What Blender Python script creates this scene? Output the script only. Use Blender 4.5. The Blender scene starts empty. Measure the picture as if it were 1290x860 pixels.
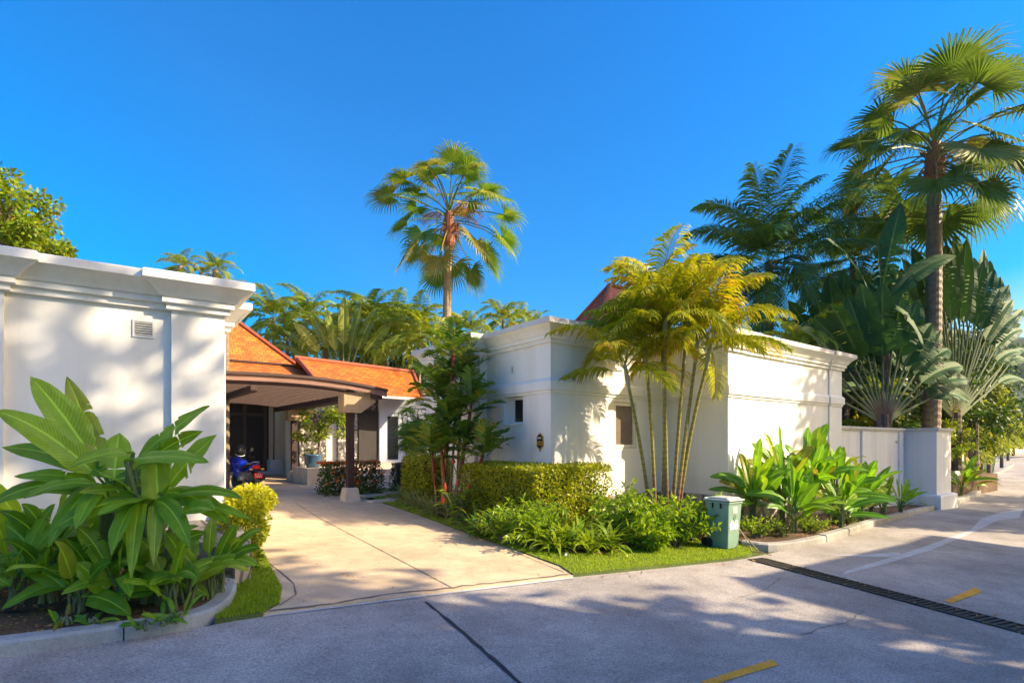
import bpy, bmesh, math, random
from mathutils import Vector, Matrix
V = Vector
R = math.radians
PI = math.pi
SC = bpy.context.scene
COL = SC.collection

# ------------------------------------------------------------------ camera, sky, sun, exposure
F = 700.0; HX = 645.0; HY = 556.0; CAMZ = 1.75
cam_d = bpy.data.cameras.new('camera'); cam = bpy.data.objects.new('camera', cam_d); COL.objects.link(cam)
cam.location = (0, 0, CAMZ); cam.rotation_euler = (R(90), 0, 0)
cam_d.sensor_width = 36.0; cam_d.lens = F / 1290 * 36
cam_d.shift_y = (HY - 430) / 1290
cam_d.clip_start = 0.05; cam_d.clip_end = 6000
SC.camera = cam

SUN_AZ = V((0.985, -0.175, 0)).normalized(); SUN_EL = R(32)
SUN_DIR = V((SUN_AZ.x * math.cos(SUN_EL), SUN_AZ.y * math.cos(SUN_EL), math.sin(SUN_EL)))
world = bpy.data.worlds.new('World'); SC.world = world; world.use_nodes = True
wn = world.node_tree.nodes; wl = world.node_tree.links
sky = wn.new('ShaderNodeTexSky'); sky.sky_type = 'NISHITA'; sky.sun_disc = False
sky.sun_elevation = SUN_EL; sky.sun_rotation = math.atan2(SUN_AZ.x, SUN_AZ.y)
sky.air_density = 1.2; sky.dust_density = 4.0; sky.ozone_density = 3.0
hs = wn.new('ShaderNodeHueSaturation'); hs.inputs['Saturation'].default_value = 2.8; hs.inputs['Hue'].default_value = 0.509; hs.inputs['Value'].default_value = 0.84
wl.new(sky.outputs[0], hs.inputs['Color'])
bg = wn['Background']; bg.inputs[1].default_value = 0.15
wl.new(hs.outputs[0], bg.inputs[0])
sun_d = bpy.data.lights.new('sun', 'SUN'); sun = bpy.data.objects.new('sun', sun_d); COL.objects.link(sun)
sun_d.energy = 4.5; sun_d.angle = R(0.55); sun_d.color = (1.0, 0.81, 0.54)
sun.rotation_euler = SUN_DIR.to_track_quat('Z', 'Y').to_euler(); sun.location = (30, -5, 30)
SC.view_settings.view_transform = 'Standard'; SC.view_settings.look = 'None'
SC.view_settings.gamma = 1; SC.view_settings.use_curve_mapping = False
SC.view_settings.exposure = 1.3
SC.cycles.use_denoising = True
SC.cycles.max_bounces = 8; SC.cycles.diffuse_bounces = 4; SC.cycles.transmission_bounces = 4
SC.cycles.sample_clamp_indirect = 8

# ------------------------------------------------------------------ placing
KS = 0.040
def zg(x):
    """height of the ground: it falls gently to the right, then flattens and climbs a little"""
    if x < 14: return -KS * x
    if x < 26:
        t = x - 14; return -KS * 14 - KS * t + KS * t * t / 24
    t = min(x - 26, 60); return -KS * 20 + 0.026 * t
def P(X, Y, d): return V(((X - HX) / F * d, d, CAMZ + (HY - Y) / F * d))
def G(X, Y, dz=0.0):
    d = 10.0
    for _ in range(60):
        z = zg((X - HX) / F * d) + dz
        d2 = (CAMZ - z) * F / max(Y - HY, 3)
        d = 0.5 * d + 0.5 * min(d2, 400)
    return V(((X - HX) / F * d, d, zg((X - HX) / F * d) + dz))
def gxy(x, y, dz=0.0): return V((x, y, zg(x) + dz))
def gd(X, d, dz=0.0):
    x = (X - HX) / F * d
    return V((x, d, zg(x) + dz))

# ------------------------------------------------------------------ node helpers
def new_mat(name):
    m = bpy.data.materials.new(name); m.use_nodes = True
    nt = m.node_tree
    return m, nt, nt.nodes['Principled BSDF']
def nd(nt, t, **kw):
    n = nt.nodes.new(t)
    for k, v in kw.items():
        if k in n.inputs: n.inputs[k].default_value = v
        else: setattr(n, k, v)
    return n
def ramp(nt, fac, stops):
    r = nt.nodes.new('ShaderNodeValToRGB'); nt.links.new(fac, r.inputs[0])
    e = r.color_ramp.elements
    while len(e) < len(stops): e.new(0.5)
    for i, (p, c) in enumerate(stops):
        e[i].position = p; e[i].color = (*c, 1) if len(c) == 3 else c
    return r.outputs[0]
def mixc(nt, fac, a, b, mode='MIX'):
    m = nt.nodes.new('ShaderNodeMix'); m.data_type = 'RGBA'; m.blend_type = mode
    for s, v in ((0, fac), (6, a), (7, b)):
        if hasattr(v, 'links') or isinstance(v, bpy.types.NodeSocket): nt.links.new(v, m.inputs[s])
        elif s == 0: m.inputs[0].default_value = v
        else: m.inputs[s].default_value = (*v, 1)
    return m.outputs[2]
def noise(nt, scale, detail=4, rough=0.55, coord=None, sc=None):
    n = nt.nodes.new('ShaderNodeTexNoise'); n.inputs['Scale'].default_value = scale
    n.inputs['Detail'].default_value = detail; n.inputs['Roughness'].default_value = rough
    if coord is None:
        g = nt.nodes.new('ShaderNodeNewGeometry'); coord = g.outputs['Position']
    if sc:
        mp = nt.nodes.new('ShaderNodeMapping'); mp.inputs['Scale'].default_value = sc
        nt.links.new(coord, mp.inputs[0]); coord = mp.outputs[0]
    nt.links.new(coord, n.inputs['Vector'])
    return n.outputs[0]
def bump(nt, bs, h, strength=0.3, dist=0.01):
    b = nt.nodes.new('ShaderNodeBump'); b.inputs['Strength'].default_value = strength; b.inputs['Distance'].default_value = dist
    nt.links.new(h, b.inputs['Height']); nt.links.new(b.outputs[0], bs.inputs['Normal'])

def nd_scale(nt, s, k):
    n = nt.nodes.new('ShaderNodeMath'); n.operation = 'MULTIPLY'; nt.links.new(s, n.inputs[0]); n.inputs[1].default_value = k; return n.outputs[0]
def m_plain(name, c, rough=0.6, metal=0.0, var=0.12, scale=6, bstr=0.1, spec=0.4):
    m, nt, bs = new_mat(name)
    f = noise(nt, scale, 5)
    lo = tuple(x * (1 - var) for x in c); hi = tuple(min(1, x * (1 + var)) for x in c)
    nt.links.new(ramp(nt, f, [(0.3, lo), (0.7, hi)]), bs.inputs['Base Color'])
    bs.inputs['Roughness'].default_value = rough; bs.inputs['Metallic'].default_value = metal
    bs.inputs['Specular IOR Level'].default_value = spec
    if bstr: bump(nt, bs, noise(nt, scale * 12, 3), bstr, 0.004)
    return m

def m_leaf(name, dark, light, accent=None, acc_at=0.85, trans=0.4, rough=0.42, tcol=None, vein=False):
    """leaf: colour differs leaf by leaf (face attribute 'var'); light shines through"""
    dark = tuple(min(.8, x * y) for x, y in zip(dark, (1.7, 1.55, 1.0))); light = tuple(min(.8, x * y) for x, y in zip(light, (1.45, 1.35, .9)))
    m, nt, bs = new_mat(name)
    at = nt.nodes.new('ShaderNodeAttribute'); at.attribute_name = 'var'
    stops = [(0.0, dark), (0.7 if accent else 1.0, light)]
    if accent: stops.append((acc_at, accent))
    c = ramp(nt, at.outputs['Fac'], stops)
    nz = noise(nt, 9, 3)
    c = mixc(nt, 0.35, c, ramp(nt, nz, [(0.3, (0.55, 0.55, 0.55)), (0.7, (1.35, 1.35, 1.3))]), 'MULTIPLY')
    if vein:
        uv = nt.nodes.new('ShaderNodeUVMap'); uv.uv_map = 'UVMap'
        sp = nt.nodes.new('ShaderNodeSeparateXYZ'); nt.links.new(uv.outputs[0], sp.inputs[0])
        a = nd(nt, 'ShaderNodeMath', operation='SUBTRACT'); nt.links.new(sp.outputs[0], a.inputs[0]); a.inputs[1].default_value = 0.5
        b = nd(nt, 'ShaderNodeMath', operation='ABSOLUTE'); nt.links.new(a.outputs[0], b.inputs[0])
        k = nd(nt, 'ShaderNodeMath', operation='MULTIPLY_ADD'); nt.links.new(sp.outputs[1], k.inputs[0]); k.inputs[1].default_value = 26.0
        k2 = nd(nt, 'ShaderNodeMath', operation='MULTIPLY'); nt.links.new(b.outputs[0], k2.inputs[0]); k2.inputs[1].default_value = -9.0
        nt.links.new(k2.outputs[0], k.inputs[2])
        s = nd(nt, 'ShaderNodeMath', operation='MULTIPLY'); nt.links.new(k.outputs[0], s.inputs[0]); s.inputs[1].default_value = 6.283
        si = nd(nt, 'ShaderNodeMath', operation='SINE'); nt.links.new(s.outputs[0], si.inputs[0])
        vv = ramp(nt, si.outputs[0], [(0.0, (0.86, 0.86, 0.86)), (1.0, (1.08, 1.08, 1.04))])
        c = mixc(nt, 1.0, c, vv, 'MULTIPLY')
        rib = ramp(nt, b.outputs[0], [(0.022, (1, 1, 1)), (0.045, (0, 0, 0))])
        c = mixc(nt, rib, c, tuple(min(1, x * 1.35 + 0.03) for x in light))
        nb = noise(nt, 16, 5, .7)
        ed = nd(nt, 'ShaderNodeMath', operation='MULTIPLY_ADD'); nt.links.new(b.outputs[0], ed.inputs[0]); ed.inputs[1].default_value = 0.35; nt.links.new(sp.outputs[1], ed.inputs[2])
        e2 = nd(nt, 'ShaderNodeMath', operation='MULTIPLY_ADD'); nt.links.new(nb, e2.inputs[0]); e2.inputs[1].default_value = 0.55; nt.links.new(ed.outputs[0], e2.inputs[2])
        c = mixc(nt, ramp(nt, e2.outputs[0], [(0.0, (0, 0, 0)), (0.93, (0, 0, 0)), (0.97, (.9, .9, .9))]) if False else ramp(nt, nd_scale(nt, e2.outputs[0], 0.6), [(0.83, (0, 0, 0)), (0.88, (.85, .85, .85))]), c, (0.20, 0.13, 0.05))
        bump(nt, bs, si.outputs[0], 0.25, 0.003)
    nt.links.new(c, bs.inputs['Base Color'])
    bs.inputs['Roughness'].default_value = rough; bs.inputs['Specular IOR Level'].default_value = 0.35
    tr = nt.nodes.new('ShaderNodeBsdfTranslucent')
    tc = mixc(nt, 1.0, c, tcol or (1.5, 1.35, 0.55), 'MULTIPLY'); nt.links.new(tc, tr.inputs[0])
    mx = nt.nodes.new('ShaderNodeMixShader'); mx.inputs[0].default_value = trans
    nt.links.new(bs.outputs[0], mx.inputs[1]); nt.links.new(tr.outputs[0], mx.inputs[2])
    nt.links.new(mx.outputs[0], nt.nodes['Material Output'].inputs[0])
    return m

M = {}
# plaster: off-white paint, faint mottling, thin rain streaks
def mk_plaster(name, c, streak=0.5):
    m, nt, bs = new_mat(name)
    a = ramp(nt, noise(nt, 0.9, 5), [(0.3, tuple(x * 0.95 for x in c)), (0.7, c)])
    st = ramp(nt, noise(nt, 1.0, 5, 0.6, sc=(2.2, 2.2, 0.22)), [(0.48, (1, 1, 1)), (0.75, (0.84, 0.82, 0.77))])
    a = mixc(nt, streak, a, st, 'MULTIPLY')
    nt.links.new(a, bs.inputs['Base Color']); bs.inputs['Roughness'].default_value = 0.75
    bs.inputs['Specular IOR Level'].default_value = 0.2
    bump(nt, bs, noise(nt, 60, 4), 0.12, 0.004)
    return m
M['plaster'] = mk_plaster('white_plaster', (0.84, 0.83, 0.805), 0.9)
M['cream'] = mk_plaster('cream_plaster', (0.74, 0.67, 0.54), 0.6)
M['coping'] = mk_plaster('coping_plaster', (0.66, 0.63, 0.6), 1.0)
M['bluewall'] = mk_plaster('pale_blue_plaster', (0.62, 0.68, 0.78), 0.3)
# rubble stone
m, nt, bs = new_mat('rubble_stone')
g = nt.nodes.new('ShaderNodeNewGeometry')
vo = nd(nt, 'ShaderNodeTexVoronoi', feature='F1', Scale=3.2); nt.links.new(g.outputs['Position'], vo.inputs['Vector'])
ve = nd(nt, 'ShaderNodeTexVoronoi', feature='DISTANCE_TO_EDGE', Scale=3.2); nt.links.new(g.outputs['Position'], ve.inputs['Vector'])
bw = nt.nodes.new('ShaderNodeSeparateColor'); nt.links.new(vo.outputs['Color'], bw.inputs[0])
c = ramp(nt, bw.outputs[0], [(0.0, (0.22, 0.2, 0.18)), (1.0, (0.42, 0.38, 0.32))])
c = mixc(nt, 0.5, c, ramp(nt, noise(nt, 14, 5), [(0.3, (0.6, 0.6, 0.6)), (0.7, (1.3, 1.25, 1.2))]), 'MULTIPLY')
e = ramp(nt, ve.outputs['Distance'], [(0.02, (0, 0, 0)), (0.06, (1, 1, 1))])
c = mixc(nt, e, (0.14, 0.13, 0.12), c); nt.links.new(c, bs.inputs['Base Color']); bs.inputs['Roughness'].default_value = 0.9
bump(nt, bs, e, 0.8, 0.02); M['stone'] = m
# road concrete: pale, gritty, stained
def mk_conc(name, c, big=0.25, grit=0.35, seed=0.0, bs_=0.35):
    m, nt, bs = new_mat(name)
    f = ramp(nt, noise(nt, 0.55, 6, 0.62), [(0.3, tuple(x * (1 - big) for x in c)), (0.68, tuple(x * (1 + big * 0.6) for x in c))])
    s = ramp(nt, noise(nt, 55, 4, 0.75), [(0.28, (1 - grit,) * 3), (0.5, (1, 1, 1)), (0.74, (1 + grit,) * 3)])
    a = mixc(nt, 1.0, f, s, 'MULTIPLY')
    s2 = ramp(nt, noise(nt, 3.2, 6, 0.7), [(0.35, (0.78, 0.76, 0.74)), (0.6, (1.05, 1.05, 1.05))])
    a = mixc(nt, 0.7, a, s2, 'MULTIPLY')
    rs = ramp(nt, noise(nt, 1.7, 5, 0.7), [(0.62, (1, 1, 1)), (0.8, (0.9, 0.76, 0.66))])
    a = mixc(nt, 0.7, a, rs, 'MULTIPLY')
    nt.links.new(a, bs.inputs['Base Color']); bs.inputs['Roughness'].default_value = 0.85
    bs.inputs['Specular IOR Level'].default_value = 0.25
    bump(nt, bs, noise(nt, 90, 4, 0.7), bs_, 0.01)
    return m
M['road'] = mk_conc('road_concrete', (0.39, 0.355, 0.325), 0.34, 0.6)
M['drive'] = mk_conc('driveway_concrete', (0.58, 0.45, 0.30), 0.22, 0.2, bs_=0.12)
M['kerb'] = mk_conc('kerb_concrete', (0.33, 0.36, 0.38), 0.25, 0.2)
M['kerb_old'] = mk_conc('old_kerb_concrete', (0.36, 0.35, 0.33), 0.4, 0.3)
M['slurry'] = mk_conc('cement_slurry', (0.50, 0.51, 0.53), 0.12, 0.2)
M['footing'] = mk_conc('footing_concrete', (0.58, 0.5, 0.4), 0.12, 0.08, bs_=0.1)
M['soil'] = mk_conc('bed_soil', (0.13, 0.085, 0.055), 0.5, 0.6, bs_=1.0)
M['turf'] = mk_conc('turf_earth', (0.10, 0.14, 0.035), 0.4, 0.5, bs_=0.8)
M['joint'] = m_plain('joint_tar', (0.03, 0.03, 0.035), 0.8)
M['crack'] = m_plain('crack_dirt', (0.17, 0.14, 0.11), 0.9)
M['yellow'] = mk_conc('yellow_paint', (0.84, 0.39, 0.03), 0.2, 0.25)
nt = M['yellow'].node_tree; bs = nt.nodes['Principled BSDF']; src = bs.inputs['Base Color'].links[0].from_socket
nt.links.new(mixc(nt, ramp(nt, noise(nt, 22, 6, 0.75), [(0.56, (0, 0, 0)), (0.64, (1, 1, 1))]), src, (0.40, 0.36, 0.31)), bs.inputs['Base Color'])
# roof tiles
def mk_tile(name, c):
    m, nt, bs = new_mat(name)
    uv = nt.nodes.new('ShaderNodeUVMap'); uv.uv_map = 'UVMap'
    b = nt.nodes.new('ShaderNodeTexBrick'); b.inputs['Scale'].default_value = 1.0
    b.inputs['Brick Width'].default_value = 0.22; b.inputs['Row Height'].default_value = 0.16
    b.inputs['Mortar Size'].default_value = 0.012; b.inputs['Mortar Smooth'].default_value = 0.4
    b.inputs['Color1'].default_value = (*c, 1); b.inputs['Color2'].default_value = (c[0] * 0.6, c[1] * 0.5, c[2] * 0.5, 1)
    b.inputs['Mortar'].default_value = (c[0] * 0.35, c[1] * 0.3, c[2] * 0.3, 1)
    nt.links.new(uv.outputs[0], b.inputs['Vector'])
    a = mixc(nt, 0.8, b.outputs['Color'], ramp(nt, noise(nt, 1.6, 6, .7), [(0.3, (0.66, 0.6, 0.6)), (0.7, (1.2, 1.15, 1.1))]), 'MULTIPLY')
    nt.links.new(a, bs.inputs['Base Color']); bs.inputs['Roughness'].default_value = 0.6
    inv = nd(nt, 'ShaderNodeMath', operation='SUBTRACT'); inv.inputs[0].default_value = 1; nt.links.new(b.outputs['Fac'], inv.inputs[1])
    bump(nt, bs, inv.outputs[0], 0.7, 0.02)
    return m
M['tile'] = mk_tile('orange_tile', (0.68, 0.20, 0.022))
M['tile_red'] = mk_tile('red_tile', (0.72, 0.15, 0.05))
M['tile_shaded'] = mk_tile('painted_shade_tile', (0.30, 0.09, 0.04))  # roof tile darkened to brown: shade put into the colour
M['ridge'] = m_plain('ridge_tile', (0.30, 0.08, 0.035), 0.6)
# wood
def mk_wood(name, c, sc=(40, 40, 1.5)):
    m, nt, bs = new_mat(name)
    f = noise(nt, 1.0, 6, 0.6, sc=sc)
    nt.links.new(ramp(nt, f, [(0.3, tuple(x * 0.6 for x in c)), (0.7, tuple(x * 1.25 for x in c))]), bs.inputs['Base Color'])
    bs.inputs['Roughness'].default_value = 0.6; bump(nt, bs, f, 0.3, 0.004)
    return m
M['wood_dark'] = mk_wood('dark_wood', (0.05, 0.022, 0.018))
M['wood_fascia'] = mk_wood('fascia_wood', (0.24, 0.13, 0.10), (1.5, 1.5, 40))
M['wood_box'] = mk_wood('weathered_wood', (0.42, 0.29, 0.17))
M['door_wood'] = mk_wood('door_wood', (0.028, 0.022, 0.022))
M['door_rail'] = mk_wood('door_rail_wood', (0.10, 0.066, 0.058))
M['trunk_tan'] = mk_wood('tan_trunk', (0.36, 0.25, 0.13), (3, 3, 14))
M['trunk_grey'] = mk_wood('grey_trunk', (0.22, 0.17, 0.13), (3, 3, 12))
M['trunk_dark'] = mk_wood('dark_trunk', (0.085, 0.06, 0.05), (5, 5, 9))
M['bark'] = mk_wood('bark', (0.16, 0.115, 0.08), (9, 9, 2))
M['fibre'] = mk_wood('palm_fibre', (0.36, 0.12, 0.05), (12, 12, 3))
def mk_bamboo(name, c1, c2):
    m, nt, bs = new_mat(name)
    g = nt.nodes.new('ShaderNodeNewGeometry'); sp = nt.nodes.new('ShaderNodeSeparateXYZ'); nt.links.new(g.outputs['Position'], sp.inputs[0])
    w = nd(nt, 'ShaderNodeMath', operation='MULTIPLY'); nt.links.new(sp.outputs[2], w.inputs[0]); w.inputs[1].default_value = 8.5
    fr = nd(nt, 'ShaderNodeMath', operation='FRACT'); nt.links.new(w.outputs[0], fr.inputs[0])
    ring = ramp(nt, fr.outputs[0], [(0.0, (0.32, 0.28, 0.22)), (0.16, (1, 1, 1)), (0.9, (1, 1, 1)), (1.0, (0.4, 0.35, 0.3))])
    zr = nd(nt, 'ShaderNodeMapRange'); nt.links.new(sp.outputs[2], zr.inputs[0]); zr.inputs[1].default_value = 0.8; zr.inputs[2].default_value = 2.4
    nz = noise(nt, 3, 4)
    ad = nd(nt, 'ShaderNodeMath', operation='MULTIPLY_ADD'); nt.links.new(nz, ad.inputs[0]); ad.inputs[1].default_value = 0.7; nt.links.new(zr.outputs[0], ad.inputs[2])
    c = mixc(nt, 1.0, ramp(nt, ad.outputs[0], [(0.3, c1), (1.1 / 1.7, c2)]), ring, 'MULTIPLY')
    nt.links.new(c, bs.inputs['Base Color']); bs.inputs['Roughness'].default_value = 0.5
    return m
M['cane'] = mk_bamboo('ringed_cane', (0.19, 0.10, 0.07), (0.26, 0.22, 0.04))
M['shaft_green'] = m_plain('crownshaft', (0.36, 0.36, 0.22), 0.5, bstr=0)
M['shaft_red'] = m_plain('red_crownshaft', (0.19, 0.022, 0.014), 0.4, bstr=0)
M['petiole'] = m_plain('petiole', (0.12, 0.16, 0.07), 0.45, bstr=0)
M['gold_sheath'] = m_plain('yellow_sheath', (0.55, 0.42, 0.10), 0.6, bstr=0)
M['petiole_dark'] = m_plain('dark_petiole', (0.13, 0.085, 0.06), 0.6, bstr=0)
# foliage
M['banana'] = m_leaf('banana_leaf', (0.035, 0.13, 0.018), (0.20, 0.36, 0.024), (0.33, 0.36, 0.04), 0.97, 0.38, 0.32, vein=True)
M['heliconia'] = m_leaf('heliconia_leaf', (0.03, 0.12, 0.018), (0.13, 0.30, 0.025), (0.30, 0.24, 0.03), 0.98, 0.4, 0.32, vein=True)
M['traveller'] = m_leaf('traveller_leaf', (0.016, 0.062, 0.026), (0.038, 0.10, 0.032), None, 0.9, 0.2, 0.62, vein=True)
M['traveller_painted_sun'] = m_leaf('traveller_leaf_painted_sun', (0.05, 0.12, 0.025), (0.22, 0.30, 0.06), (0.5, 0.46, 0.1), 0.97, 0.4, 0.4, vein=True)  # paler copy of the traveller leaf, sunlight put into the colour
M['areca'] = m_leaf('areca_leaf', (0.08, 0.13, 0.012), (0.27, 0.31, 0.017), (0.46, 0.25, 0.03), 0.92, 0.45, 0.4)
M['coconut'] = m_leaf('coconut_leaf', (0.015, 0.06, 0.022), (0.085, 0.165, 0.03), (0.22, 0.24, 0.04), 0.97, 0.3, 0.3)
M['fan'] = m_leaf('fan_leaf', (0.020, 0.080, 0.018), (0.105, 0.20, 0.035), (0.36, 0.29, 0.08), 0.96, 0.4, 0.36)
M['fan_grey'] = m_leaf('fan_leaf_greyish', (0.022, 0.075, 0.032), (0.10, 0.17, 0.06), (0.38, 0.33, 0.16), 0.97, 0.32, 0.34)
M['feather'] = m_leaf('feather_palm_leaf', (0.035, 0.095, 0.016), (0.20, 0.27, 0.03), (0.32, 0.27, 0.04), 0.96, 0.42, 0.4)
M['lipstick'] = m_leaf('sealing_wax_leaf', (0.02, 0.065, 0.018), (0.10, 0.19, 0.03), (0.38, 0.30, 0.03), 0.97, 0.35, 0.36)
M['rhapis'] = m_leaf('rhapis_leaf', (0.015, 0.05, 0.015), (0.08, 0.16, 0.025), None, 0.9, 0.3, 0.4)
M['hedge'] = m_leaf('hedge_leaf', (0.07, 0.13, 0.012), (0.29, 0.33, 0.018), (0.33, 0.31, 0.03), 0.96, 0.35, 0.42)
M['hedge_core'] = m_plain('hedge_twigs', (0.10, 0.10, 0.025), 0.9)
M['golden'] = m_leaf('golden_leaf', (0.07, 0.13, 0.01), (0.34, 0.36, 0.015), None, 0.9, 0.35, 0.45)
M['ixora'] = m_leaf('ixora_leaf', (0.02, 0.045, 0.012), (0.09, 0.14, 0.025), None, 0.9, 0.25, 0.4)
M['flower'] = m_leaf('flower_petal', (0.62, 0.06, 0.02), (0.75, 0.2, 0.05), None, 0.9, 0.2, 0.5, tcol=(1, .6, .5))
M['cone'] = m_leaf('red_flower_cone', (0.26, 0.015, 0.012), (0.42, 0.04, 0.02), None, 0.9, 0.1, 0.5, tcol=(1, .6, .5))
M['lily'] = m_leaf('lily_leaf', (0.07, 0.15, 0.015), (0.24, 0.33, 0.03), None, 0.9, 0.4, 0.36)
M['spider'] = m_leaf('spider_leaf', (0.10, 0.15, 0.07), (0.30, 0.34, 0.2), None, 0.9, 0.3, 0.45)
M['fern'] = m_leaf('lobed_leaf', (0.05, 0.14, 0.012), (0.22, 0.33, 0.022), None, 0.9, 0.42, 0.38)
M['grass'] = m_leaf('grass_blade', (0.09, 0.19, 0.012), (0.27, 0.40, 0.02), (0.4, 0.42, 0.05), 0.97, 0.45, 0.5)
M['broad'] = m_leaf('broad_leaf', (0.035, 0.10, 0.012), (0.19, 0.27, 0.022), (0.33, 0.27, 0.03), 0.97, 0.42, 0.42)
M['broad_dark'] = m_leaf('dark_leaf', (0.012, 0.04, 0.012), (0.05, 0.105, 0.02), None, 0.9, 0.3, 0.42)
M['mast'] = m_leaf('mast_tree_leaf', (0.04, 0.09, 0.010), (0.17, 0.23, 0.018), (0.27, 0.26, 0.02), 0.95, 0.45, 0.7)
M['dry'] = m_leaf('dry_leaf', (0.20, 0.10, 0.04), (0.42, 0.26, 0.12), None, 0.9, 0.25, 0.7, tcol=(1, .8, .6))
M['forest'] = mk_conc('forest_canopy', (0.035, 0.065, 0.035), 0.6, 0.5, bs_=1.0)
# manufactured
M['frame'] = m_plain('white_frame', (0.72, 0.68, 0.6), 0.5, bstr=0)
M['metal_white'] = m_plain('white_metal', (0.75, 0.75, 0.74), 0.45, bstr=0)
M['void'] = m_plain('dark_void', (0.02, 0.02, 0.022), 0.9, bstr=0)
m, nt, bs = new_mat('dark_glass'); bs.inputs['Base Color'].default_value = (0.02, 0.022, 0.025, 1); bs.inputs['Roughness'].default_value = 0.08; M['glass'] = m
M['blind'] = m_plain('brown_blind', (0.19, 0.15, 0.12), 0.35, var=0.2, scale=3, bstr=0)
M['bin_green'] = m_plain('grey_green_plastic', (0.21, 0.33, 0.26), 0.42, var=0.1, scale=4, bstr=0.05)
M['bin_lid'] = m_plain('grey_lid_plastic', (0.42, 0.46, 0.44), 0.45, var=0.12, scale=5, bstr=0.05)
M['white_mark'] = m_plain('white_print', (0.78, 0.8, 0.78), 0.6, var=0.1, bstr=0)
M['rubber'] = m_plain('rubber', (0.025, 0.025, 0.026), 0.75)
M['tyre'] = m_plain('dusty_tyre', (0.13, 0.12, 0.115), 0.85)
M['black'] = m_plain('black_paint', (0.015, 0.015, 0.017), 0.35, bstr=0)
M['blue'] = m_plain('blue_paint', (0.006, 0.03, 0.52), 0.22, bstr=0, spec=0.6)
M['steel'] = m_plain('steel', (0.55, 0.55, 0.55), 0.35, metal=0.9, bstr=0)
M['red'] = m_plain('red_plastic', (0.65, 0.02, 0.015), 0.3, bstr=0)
M['gold'] = m_plain('yellow_enamel', (0.62, 0.36, 0.03), 0.4, bstr=0)
M['grate'] = m_plain('iron_grate', (0.035, 0.032, 0.03), 0.6, metal=0.3, var=0.4, scale=12)
M['gutter_dark'] = m_plain('drain_channel', (0.02, 0.018, 0.016), 0.9)
M['terracotta'] = m_plain('terracotta', (0.42, 0.10, 0.05), 0.6)
M['pot_dark'] = m_plain('dark_glazed_pot', (0.03, 0.035, 0.045), 0.3, bstr=0)
M['pot_blue'] = m_plain('blue_glazed_pot', (0.05, 0.12, 0.2), 0.25, bstr=0)
# mosaic cladding
m, nt, bs = new_mat('pebble_mosaic')
g = nt.nodes.new('ShaderNodeNewGeometry')
vo = nd(nt, 'ShaderNodeTexVoronoi', feature='F1', Scale=11.0); nt.links.new(g.outputs['Position'], vo.inputs['Vector'])
ve = nd(nt, 'ShaderNodeTexVoronoi', feature='DISTANCE_TO_EDGE', Scale=11.0); nt.links.new(g.outputs['Position'], ve.inputs['Vector'])
bw = nt.nodes.new('ShaderNodeSeparateColor'); nt.links.new(vo.outputs['Color'], bw.inputs[0])
c = ramp(nt, bw.outputs[0], [(0.0, (0.03, 0.03, 0.035)), (0.6, (0.12, 0.11, 0.11)), (1.0, (0.6, 0.56, 0.54))])
e = ramp(nt, ve.outputs['Distance'], [(0.02, (0, 0, 0)), (0.1, (1, 1, 1))])
c = mixc(nt, e, (0.03, 0.03, 0.03), c); nt.links.new(c, bs.inputs['Base Color']); bs.inputs['Roughness'].default_value = 0.45
bump(nt, bs, e, 0.5, 0.01); M['mosaic'] = m

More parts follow.
